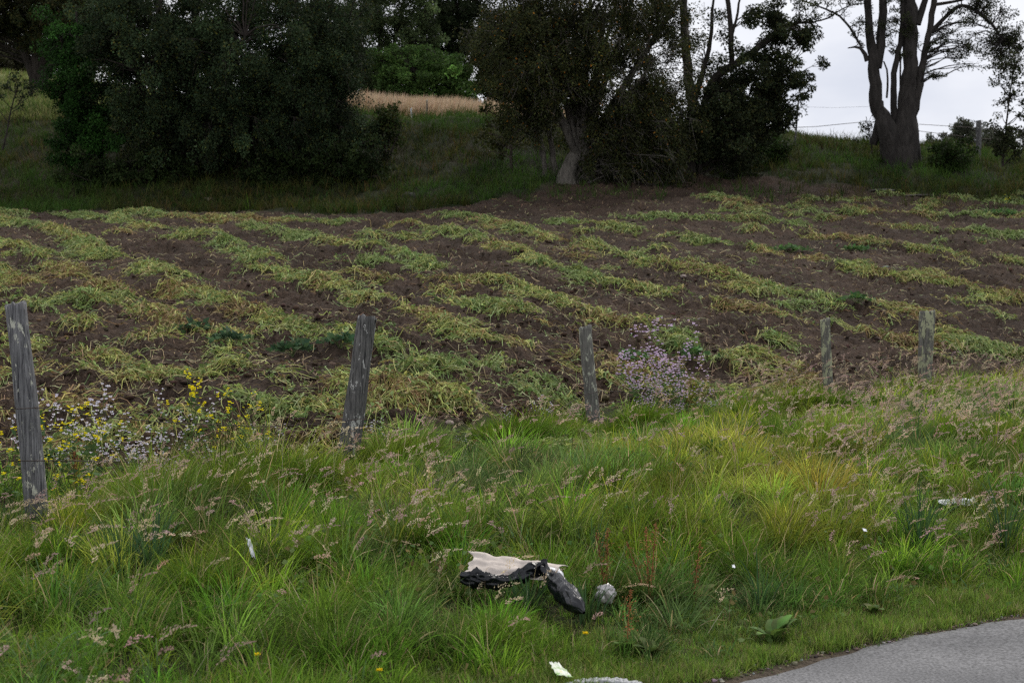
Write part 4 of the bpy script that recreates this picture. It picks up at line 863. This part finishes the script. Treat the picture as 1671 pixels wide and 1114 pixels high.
def put(protos, px, py_top, Y, h0, label, cat, group=None):
    p = protos[rng.integers(len(protos))]
    x, y, z = at_pix(px, Y); ht = (CZ+(HY-py_top)/F*Y)-z
    o = copy_tree(p) if p.name in used else p; used[p.name] = 1
    sc = max(.45, min(1.8, ht/h0)); o.location = (x, y, z); o.rotation_euler = (0, 0, rng.uniform(0, 6.28)); o.scale = (min(sc, 1.2)*rng.uniform(.9, 1.1), min(sc, 1.2), sc*rng.uniform(.85, 1.12))
    return tag(o, label, cat, group)
for px, py, Y in [(18, 680, 9.4), (30, 730, 9.1), (88, 655, 9.6), (140, 700, 9.4), (110, 650, 10), (95, 735, 9.0), (180, 700, 9.9), (300, 632, 11.2), (330, 622, 11.6), (372, 655, 11.6), (400, 625, 11.9), (355, 690, 10.8), (415, 700, 11), (0, 850, 8.0)]:
    put(must, px, py, Y, .55, 'yellow flowering mustard plant in the weedy patch between the two nearest posts', 'plant', 'yellow mustard plants behind the fence')
put(must, 598, 688, 12.4, .55, 'lone short yellow flowering weed at the right foot of the dark cracked post', 'plant')
put(must, 1640, 318, 46.5, .55, 'yellow flowering weed at the far right corner of the field', 'plant'); 
for o in (bpy.context.scene.objects[-1],): pass
WHI = [(.70, .66, .74), (.78, .76, .80), (.62, .55, .68)]
rad = [weed('wild_radish', .5, .30, 4, 5, WHI, .012, 2.6, 7, .06, cr=.02) for _ in range(3)]
for px, py, Y in [(70, 600, 10.2), (125, 640, 9.9), (145, 612, 10.3), (160, 640, 9.8), (195, 662, 9.8), (225, 690, 10.2), (250, 690, 10.4), (285, 640, 11.3), (300, 710, 10.8), (235, 705, 9.9), (430, 720, 11.3), (445, 735, 11.2), (20, 625, 9.9), (420, 690, 11.5), (265, 720, 10.2)]:
    put(rad, px, py, Y, .5, 'white flowering wild radish plant among the yellow mustard behind the near fence', 'plant', 'white radish plants behind the fence')
for px, py, Y in [(612, 665, 12.6), (622, 690, 12.4)]: put(rad, px, py, Y, .5, 'pale flowering radish plant just right of the dark cracked post', 'plant', 'radish plants by the dark post')
for px, py, Y in [(850, 650, 14.5), (870, 640, 14.8), (760, 735, 13), (700, 740, 12.7), (830, 672, 14.2), (660, 720, 12.6), (860, 700, 14)]: put(rad, px, py, Y, .5, 'thin pale radish plant in the gap between dark post and slim lichened post', 'plant', 'thin radish plants in the fence gap')
PUR = [(.66, .50, .70), (.76, .62, .78), (.58, .42, .62)]
pur = [weed('purple_radish', .85, .30, 7, 8, PUR, .019, 2.5, 8, .08, cr=.036) for _ in range(2)]
for px, py, Y in [(1030, 572, 16.6), (1050, 592, 16.3), (1092, 560, 16.8), (1108, 580, 16.6), (1075, 596, 16.4), (1125, 606, 16.4), (1060, 640, 15.9), (1100, 650, 15.9)]: put(pur, px, py, Y, .75, 'tall purple flowering radish plant in the clump right of the slim lichened post', 'plant', 'purple radish clump')
for px, py, Y in [(1180, 655, 17.2), (1160, 640, 17), (1200, 680, 17)]: put(rad, px, py, Y, .5, 'sparse pale flowering radish plant right of the purple clump', 'plant', 'sparse radish right of the purple clump')

# reddish dock stalks
def dock(stalk_h, red, nleaf, lsz, name='dock_plant', nst=2):
    root = bpy.data.objects.new(name, None); COL.objects.link(root); s = Soup(); f = Soup(); lf = Soup()
    for _ in range(nst if stalk_h else 0):
        h = stalk_h*rng.uniform(.7, 1.05); lean = rng.normal(size=2)*.12*h
        t = np.linspace(0, 1, 8)[:, None]; P = np.c_[lean[0]*t, lean[1]*t, h*t]; tube(s, P, np.linspace(.0035, .0018, 8), red, 5)
        m = 170; tt = rng.uniform(.3, 1, m); wz = .014+.012*np.sin(tt*25)
        pp = np.stack([np.interp(tt, t[:, 0], P[:, j]) for j in range(3)], -1)+rng.normal(size=(m, 3))*wz[:, None]*[1, 1, .6]
        leaves(f, pp, rng.normal(size=(m, 3)), rng.uniform(.007, .012, m), palette([red, np.array(red)*1.4, np.array(red)*.6], m, .15), .45, .1)
    for k in range(nleaf):                  # broad leaves with a wavy edge
        a = rng.uniform(0, 6.28); ln = lsz*rng.uniform(.7, 1.1); K = 9; t = np.linspace(0, 1, K)
        th = rng.uniform(.2, .6)+t*rng.uniform(.7, 1.3); st_ = ln/(K-1); hh = np.cumsum(np.sin(th))*st_; v = np.cumsum(np.cos(th))*st_
        P = np.stack([hh*math.cos(a), hh*math.sin(a), v], -1)[None]
        wd = (ln*.11*np.sin(np.pi*np.clip(t*.92+.06, 0, 1))**.8+.003)[None]*(1+.12*np.sin(t*21+k))[None]
        sd = np.array([[-math.sin(a), math.cos(a), 0]]); up = np.array([[.0, 0, .2]])
        c = palette([(.09, .17, .035), (.12, .2, .05), (.07, .13, .035), (.13, .14, .05)], 1, .15)
        c = np.repeat(np.clip(c*(1+.25*rng.normal(size=(K, 1))), 0, 1), 2, axis=0); c[1::2] = c[1::2]*.75+np.array([.12, .07, .03])*.25
        for sg in (1, -1):
            sd2 = unit(sd*sg+up*.6); n_ = P.shape[1]
            V = np.stack([P[0], P[0]+sd2*wd[0][:, None]*2], 1).reshape(-1, 3); b = np.arange(n_-1)*2
            lf.add(V, np.stack([b, b+1, b+3, b+2], -1), c)
    if s.n: s.build('stem', M_LEAF, root); f.build('seed_spray', M_LEAF, root)
    if lf.n: lf.build('leaves', M_LEAF, root, smooth=True)
    return root
def place(o, px, Y, label, cat='plant', group=None, rz=None, sc=1, dz=0):
    x, y, z = at_pix(px, Y); o.location = (x, y, z+dz); o.scale = (sc, sc, sc)
    if rz is not None: o.rotation_euler = (0, 0, rz)
    return tag(o, label, cat, group)
RED = (.27, .125, .055)
place(dock(.5, RED, 2, .12, nst=3), 122, gh(122, 795, .1), 'rust red dock with upright seed stalks just right of the nearest fence post')
place(dock(.36, (.34, .15, .06), 3, .12, nst=1), 1022, gh(1022, 1045, .06), 'orange brown dock stalk right of the crumpled wrapper with leaves at its foot')
place(dock(.45, RED, 3, .17, nst=3), 1060, gh(1060, 960, .1), 'clump of rust red dock stalks leaning in the grass behind the crumpled foil')
place(dock(.42, RED, 3, .17, nst=2), 990, gh(990, 950, .1), 'pair of red dock stalks in the grass behind the rubbish bag')
place(dock(.4, (.25, .11, .05), 2, .17, nst=1), 1130, gh(1120, 960, .1), 'single slanting red brown dock stalk right of the clump')
place(dock(0, RED, 11, .16), 1262, gh(1255, 1005, .14), 'broad leaved dock rosette with one big pale leaf near the road edge', sc=1)
place(dock(0, RED, 10, .12), 1068, gh(1068, 1052, .07), 'low rosette of broad green leaves near the bottom right of the grass')
place(dock(0, RED, 9, .09), 1425, gh(1425, 985, .06), 'small broad leaved plant on the verge above the road')
place(dock(0, RED, 6, .15), 380, gh(380, 985, .1), 'small grey green broad leaved weed in the near grass at lower left')
for k_, (px, py, sc_) in enumerate([(318, 545, .85), (375, 570, .7), (478, 588, .8), (555, 585, .8), (1290, 412, 1.8), (1395, 410, 1.3), (1400, 508, .9), (1030, 600, .8), (1630, 352, 2.4), (1130, 595, .8)]):
    x, y = ground_hit(px, py); o = bpy.data.objects.new('field_weed', None); COL.objects.link(o); o.location = (x, y, gz(x, y)+.05)
    q = Soup(); m_ = int(90*sc_); pp = rng.normal(size=(m_, 3))*[.16*sc_, .12*sc_, .03]; pp[:, 2] = np.abs(pp[:, 2])+.06*np.exp(-(pp[:, 0]**2)/.04)
    leaves(q, pp, rng.normal(size=(m_, 3))*[1, 1, .3]+[0, 0, .45], rng.uniform(.07, .15, m_), palette([(.07, .15, .05), (.10, .20, .05), (.12, .2, .08)] if k_ > 3 else [(.05, .10, .05), (.08, .14, .06)], m_, .15), .3, .12); q.build('leaves', M_LEAF, o)
    q = Soup(); [tube(q, np.array([[0, 0, -.05], v_*.5+[0, 0, .03], v_]), [.005, .004, .002], (.15, .2, .08), 3) for v_ in pp[:12]]; q.build('stem', M_LEAF, o)
    tag(o, ['upper dark green leafy weed in the furrow left of centre', 'green leafy weed just below the upper furrow weed', 'dark leafy weed on the haulm left of the dark cracked post', 'grey green leafy weed right behind the dark cracked post', 'bright green weed patch far off between the rows, right of centre', 'bright green weed far off, right of the bright patch', 'bright green weed above the thin mossy post', 'green weed behind the purple flowers', 'large green weed under the yellow flowers at the far right corner', 'green weed right of the purple flowers'][k_], 'weed')
# dandelions
for px, py, Y, lb in [(955, 1033, 6.3, 'single yellow dandelion below the tail of the black bag'), (420, 1068, 6.2, 'single yellow dandelion in the near grass at lower left'), (619, 1093, 6.05, 'tiny yellow flower at the bottom of the picture'), (1553, 656, 20, 'yellow flower in the grass below the farthest fence post')]:
    Y = gh(px, py, .13) if Y < 10 else Y; x, y, z = at_pix(px, Y); top = CZ+(HY-py)/F*Y; root = empty('dandelion', (x, y, z), lb, 'flower'); s = Soup(); h = max(top-z, .05)
    tube(s, np.array([[0, 0, 0], [.005, 0, h*.5], [0, 0, h]]), [.0016, .0015, .0014], (.15, .2, .06), 5); s.build('stem', M_GRASS, root)
    f = Soup(); m = 46; a = rng.uniform(0, 6.28, m); leaves(f, np.tile([0, 0, h], (m, 1)), np.stack([np.cos(a), np.sin(a), rng.uniform(.0, .9, m)], -1), np.full(m, .017 if Y < 10 else .03), palette([(.8, .62, .02)], m, .06), .2, .05); f.build('bloom', M_PETAL, root)
# dead brown plant in the fence gap
x, y, z = at_pix(848, 14.2); root = empty('dead_plant', (x, y, z), 'dark brown withered plant in the fence gap left of the slim lichened post', 'plant')
s = Soup(); n = 160
for _ in range(26):
    v = rng.normal(size=3)*[.13, .1, .05]+[0, 0, rng.uniform(.18, .36)]; tube(s, np.array([[0, 0, 0], v*[.4, .4, .7], v, v+[v[0]*.5, v[1]*.5, -.1]]), [.004, .003, .002, .001], (.05, .03, .02), 3)
s.build('stem', M_LEAF, root); s = Soup(); leaves(s, rng.normal(size=(n, 3))*[.09, .08, .09]+[0, 0, .22], rng.normal(size=(n, 3))+[0, 0, -1], rng.uniform(.03, .08, n), palette([(.05, .03, .022), (.09, .05, .03)], n, .2), .3, .2); s.build('leaves', M_LEAF, root)

# tall dark rushes in the verge
for px, Y, n, hh, lb in [(248, gh(248, 945), 70, .45, 'tall clump of dark blue green grass blades in the near left verge'), (205, gh(205, 940), 30, .42, 'smaller clump of upright blades left of the tall dark clump'), (968, gh(968, 925), 24, .40, 'clump of broad upright blades behind the black bag'), (955, gh(958, 1010), 60, .24, 'lush clump of wide green blades between the black bag and the foil'), (862, gh(862, 1000), 80, .22, 'lush arching grass clump in front of the black bag'), (1640, gh(1640, 900), 70, .55, 'dense dark tall grass clump at the right edge by the white sheet'), (1500, gh(1500, 900), 60, .45, 'dark green grass clump left of the white sheet'), (1240, gh(1240, 1000), 24, .4, 'tall dark blades above the broad leaved dock')]:
    x, y, z = at_pix(px, Y); root = empty('grass_clump', (x, y, z), lb, 'grass clump'); s = Soup(); a = rng.uniform(0, 6.28, n); r = np.abs(rng.normal(size=n))*.05
    blades(s, r*np.cos(a), r*np.sin(a), hh*rng.uniform(.6, 1.1, n), a, rng.uniform(.02, .2, n), rng.uniform(.1, 1.4, n), rng.uniform(.003, .0055, n), palette([(.06, .12, .045), (.075, .14, .04), (.05, .1, .045)], n, .12), K=7, Z=np.zeros(n))
    s.build('blades', M_GRASS, root)

# ------------------------------------------------------------------ rubbish
def sheet(nx, ny, fn):
    a, b = np.meshgrid(np.linspace(0, 1, nx), np.linspace(0, 1, ny), indexing='ij'); V = fn(a, b).reshape(-1, 3)
    idx = np.arange(nx*ny).reshape(nx, ny); return V, np.stack([idx[:-1, :-1], idx[1:, :-1], idx[1:, 1:], idx[:-1, 1:]], -1).reshape(-1, 4)
def thick(o, t=.0015):
    m = o.modifiers.new('Solidify', 'SOLIDIFY'); m.thickness = t; return o
M_BAG = plain('black_polythene', (.006, .007, .010), .3, 0, .42, .25, 60)
M_CARD = plain('damp_cardboard', (.62, .55, .49), .85, 0, .2, .3, 9)
M_WHITE = plain('white_plastic', (.56, .58, .62), .4, 0, .4, .2, 20)
M_FOIL = plain('clear_crumpled_plastic', (.48, .46, .45), .22, .35, .6, .3, 40)
# cardboard: torn sheet leaning back; corners are photo pixels at a distance
def quadsheet(name, c, nx, ny, mat, wob, edge, seed, label, cat, t=.003, parentless=True, curl=0):
    c = [np.array(pw(*q)) for q in c]; o0 = (c[0]+c[1]+c[2]+c[3])/4
    nrm = unit(np.cross(c[1]-c[0], c[3]-c[0]))
    def fn(a, b):
        e1 = edge*fbm(b*6, b*0, seed, 3); e2 = edge*fbm(a*7, a*0, seed+3, 3)
        aa = a+(a-.5)*2*e1*(np.abs(a-.5)*2)**4; bb = b+(b-.5)*2*e2*(np.abs(b-.5)*2)**4
        P = (c[0]*((1-aa)*(1-bb))[..., None]+c[1]*(aa*(1-bb))[..., None]+c[2]*(aa*bb)[..., None]+c[3]*((1-aa)*bb)[..., None])
        h = wob*fbm(a*4, b*4, seed+7, 4)+curl*(a-.5)**2
        return P-o0+nrm*h[..., None]
    V, Q = sheet(nx, ny, fn); o = mesh(name, V, Q, mat, smooth=True, loc=o0); thick(o, t); tag(o, label, cat); return o
YB = gh(845, 950, .13)
quadsheet('cardboard_sheet', [(767, 900, YB+.16), (924, 920, YB+.16), (905, 950, YB+.04), (763, 938, YB+.04)], 40, 18, M_CARD, .03, .08, 301, 'torn pale cardboard sheet lying on the black plastic bag', 'cardboard', .004)
quadsheet('white_paper', [(880, 922, YB+.12), (914, 927, YB+.12), (924, 950, YB+.03), (892, 944, YB+.03)], 16, 10, M_WHITE, .012, .1, 311, 'crumpled white plastic sheet poking out of the folds of the black bag', 'plastic sheet', .002)
def bag():
    x, y, z = pw(850, 950, YB); gzz = gz(x, y); O = np.array([x, y, gzz])
    # spine of the bag in photo pixels: left heap, hump, twisted tail to the lower right
    sp = [(752, 940, 6.72, 8), (772, 943, 6.7, 17), (800, 948, 6.68, 13), (835, 946, 6.7, 12), (862, 932, 6.75, 13), (884, 926, 6.82, 13), (900, 944, 6.70, 13), (913, 958, 6.58, 20), (929, 974, 6.44, 21), (943, 989, 6.32, 16), (953, 999, 6.26, 3)]
    P = smooth_path(np.array([(*pw(a, b, c-6.72+YB), d/F*(c-6.72+YB)) for a, b, c, d in sp]), .008); n = 40; k = len(P)
    T = unit(np.gradient(P[:, :3], axis=0)); A = unit(np.cross(T, [0, 1, .2])); B = np.cross(T, A)
    th = np.linspace(0, 2*np.pi, n, endpoint=False); L_ = np.linspace(0, 14, k)
    TH, LL = np.meshgrid(th, L_); cx, sx = np.cos(TH), np.sin(TH)
    fd = 1-.62*sstep(.50, .68, LL/14)
    w_ = 1+.95*fd*(np.abs(fbm(cx*2.2+LL*.8+5, sx*2.2+LL*.3, 401, 5))**.7-.30)-.42*fd*np.abs(np.sin(TH*3.5+LL*1.3+3.5*fbm(cx*1.3+LL*.5, sx*1.3, 402, 3)))+.012*rng.normal(size=TH.shape)
    rr = P[:, 3:4]*w_
    V = P[:, None, :3]+A[:, None]*(cx*rr)[..., None]+B[:, None]*(sx*rr*.8)[..., None]
    b = np.arange(k-1)[:, None]*n; j = np.arange(n)[None]; j2 = (j+1) % n
    Q = np.stack([b+j, b+j2, b+n+j2, b+n+j], -1).reshape(-1, 4)
    o = mesh('rubbish_bag', V.reshape(-1, 3)-O, Q, M_BAG, smooth=True, loc=O)
    tag(o, 'torn shiny black plastic rubbish bag lying twisted in the grass', 'plastic bag')
bag()
def crumple(name, px, py, Y, rx, rz, mat, label, cat, seed, ry=None, n=44, amp=.5):
    O = np.array(pw(px, py, Y)); th, ph = np.meshgrid(np.linspace(0, 2*np.pi, n, endpoint=False), np.linspace(.03, np.pi-.03, n//2))
    d = np.stack([np.cos(th)*np.sin(ph), np.sin(th)*np.sin(ph), np.cos(ph)], -1)
    f = 1-amp*1.25*np.abs(fbm(d[..., 0]*2.8+seed, d[..., 2]*2.4+d[..., 1]*1.7, seed, 3))*1.6+amp*.3*fbm(d[..., 0]*7, d[..., 2]*7+d[..., 1]*5, seed+2, 2)
    V = d*f[..., None]*[rx, ry or rx*.6, rz]; k = n//2; b = np.arange(k-1)[:, None]*n; j = np.arange(n)[None]; j2 = (j+1) % n
    Q = np.stack([b+j, b+n+j, b+n+j2, b+j2], -1).reshape(-1, 4)
    o = mesh(name, V.reshape(-1, 3), Q, mat, smooth=True, loc=O); return tag(o, label, cat)
crumple('crumpled_foil', 988, 968, gh(988, 985, .05), .062, .06, M_FOIL, 'crumpled silvery clear plastic wrapper right of the black bag', 'wrapper', 71, amp=.36).rotation_euler = (0, .6, 0)
def wrap_mat():
    m, t, N, L, o = new_mat('printed_wrapper'); p = N('ShaderNodeBsdfPrincipled'); p.inputs['Roughness'].default_value = .35
    tcn = N('ShaderNodeTexCoord'); nz = N('ShaderNodeTexNoise'); nz.inputs['Scale'].default_value = 16; L(tcn.outputs['Object'], nz.inputs['Vector'])
    r = N('ShaderNodeValToRGB'); e = r.color_ramp.elements; e[0].position = .36; e[0].color = (.22, .40, .10, 1); e[1].position = .46; e[1].color = (.62, .68, .52, 1)
    q = e.new(.6); q.color = (.75, .77, .72, 1); q = e.new(.72); q.color = (.6, .55, .12, 1); L(nz.outputs['Fac'], r.inputs[0]); L(r.outputs[0], p.inputs['Base Color']); L(p.outputs[0], o.inputs[0]); return m
YW = gh(920, 1106, .05)
quadsheet('torn_wrapper', [(897, 1079, YW+.14), (912, 1080, YW+.16), (938, 1106, YW), (908, 1102, YW-.04)], 18, 10, wrap_mat(), .012, .2, 321, 'torn white and green printed wrapper at the bottom edge of the grass', 'wrapper', .0015)
M_BUB = plain('bubbly_white_foam', (.42, .43, .44), .6, 0, .4, .5, 90)
s_b = Soup(); xs_ = rng.uniform(0, 1, 150); YF = gh(985, 1112, .03)
P = np.array([pw(925+118*a, 1114-6*math.sin(a*3.14)+4*b, YF-.06*b) for a, b in zip(xs_, rng.random(150))]); O = P.mean(0)
blobs(s_b, P-O, rng.uniform(.008, .016, 150), np.tile([.5, .5, .5], (150, 1))); o = s_b.build('foam_scrap', M_BUB, smooth=True); o.location = O; tag(o, 'lumpy white foam scrap lying by the printed wrapper at the bottom edge', 'foam')
Y4 = gh(412, 912, .12)
quadsheet('paper_scrap', [(401, 876, Y4+.06), (408, 878, Y4+.07), (418, 912, Y4), (411, 908, Y4-.02)], 10, 8, M_WHITE, .01, .2, 331, 'narrow white plastic scrap caught upright in the grass at left', 'scrap', .001)
Y5 = gh(1560, 822, .07)
quadsheet('plastic_sheet', [(1530, 813, Y5+.12), (1588, 812, Y5+.12), (1592, 821, Y5), (1534, 822, Y5)], 24, 8, M_WHITE, .03, .15, 341, 'flat white plastic sheet half hidden in the tall grass at right', 'plastic sheet', .002)
Y6 = gh(1411, 866, .25)
quadsheet('paper_scrap', [(1407, 861, Y6+.04), (1414, 863, Y6+.04), (1415, 868, Y6), (1409, 866, Y6)], 6, 5, M_WHITE, .004, .2, 351, 'tiny white scrap in the grass left of and below the white plastic sheet', 'scrap', .001)
Y7 = gh(1197, 925, .22)
quadsheet('paper_scrap', [(1194, 921, Y7+.04), (1199, 921, Y7+.04), (1200, 926, Y7), (1195, 926, Y7)], 6, 5, M_WHITE, .004, .2, 352, 'tiny white scrap in the middle of the verge above the dock rosette', 'scrap', .001)
# white cup in the field
x, y = ground_hit(174, 482); zc = gz(x, y)
root = empty('plastic_cup', (x, y, zc), 'small white plastic cup lying on the haulm at the upper left of the field', 'cup')
root.rotation_euler = (R(80), R(10), R(70)); root.location.z += .06
s = Soup(); tube(s, np.array([[0, 0, -.055], [0, 0, .0], [0, 0, .055]]), [.036, .042, .048], (.8, .8, .8), 20); thick(s.build('cup_wall', M_WHITE, root, smooth=True), .002)
s = Soup(); tube(s, np.array([[0, 0, .053], [0, 0, .058]]), [.0505, .0505], (.8, .8, .8), 20); s.build('rim', M_WHITE, root); s = Soup(); tube(s, np.array([[0, 0, -.056], [0, 0, -.055]]), [.001, .036], (.8, .8, .8), 20); s.build('cup_base', M_WHITE, root)
# stones
def stone(px, py, r, c, label, seed, flat=.6, Y=None):
    x, y = ground_hit(px, py) if Y is None else at_pix(px, Y)[:2]
    o = crumple('stone', px, py, y, r, r*flat, plain('stone_surface', c, .9, 0, .2, .6, 25), label, 'stone', seed, r*.8, 28, .22); o.location = (x, y, gz(x, y)+r*flat*.25); return o
stone(733, 704, .055, (.30, .24, .21), 'pinkish round stone right of the dark post, left of a pair', 501)
stone(770, 711, .055, (.28, .22, .19), 'pinkish round stone on the soil, right of a pair in the fence gap', 502)
stone(1115, 454, .07, (.32, .26, .23), 'pale stone on the far soil right of centre', 503)
stone(1200, 452, .07, (.32, .27, .24), 'pale stone between the rows above the purple flowers', 504)
stone(1446, 437, .10, (.22, .25, .23), 'flat grey stone far off in the right part of the field', 505, .3)
stone(230, 410, .09, (.08, .06, .05), 'dark clod-like stone on the upper left of the field', 506)
stone(340, 332, .22, (.10, .09, .06), 'mossy stone in the dark grass under the dense tree', 507, .5)
stone(667, 328, .25, (.055, .055, .05), 'dark boulder in the grass below the bank left of centre', 508, .6)
stone(1440, 314, .5, (.16, .145, .13), 'pale flat slab of rock at the foot of the bank beneath the ridge tree', 509, .12)
stone(1500, 320, .6, (.13, .115, .105), 'greyish flat rock right of the pale slab at the foot of the bank', 510, .10)
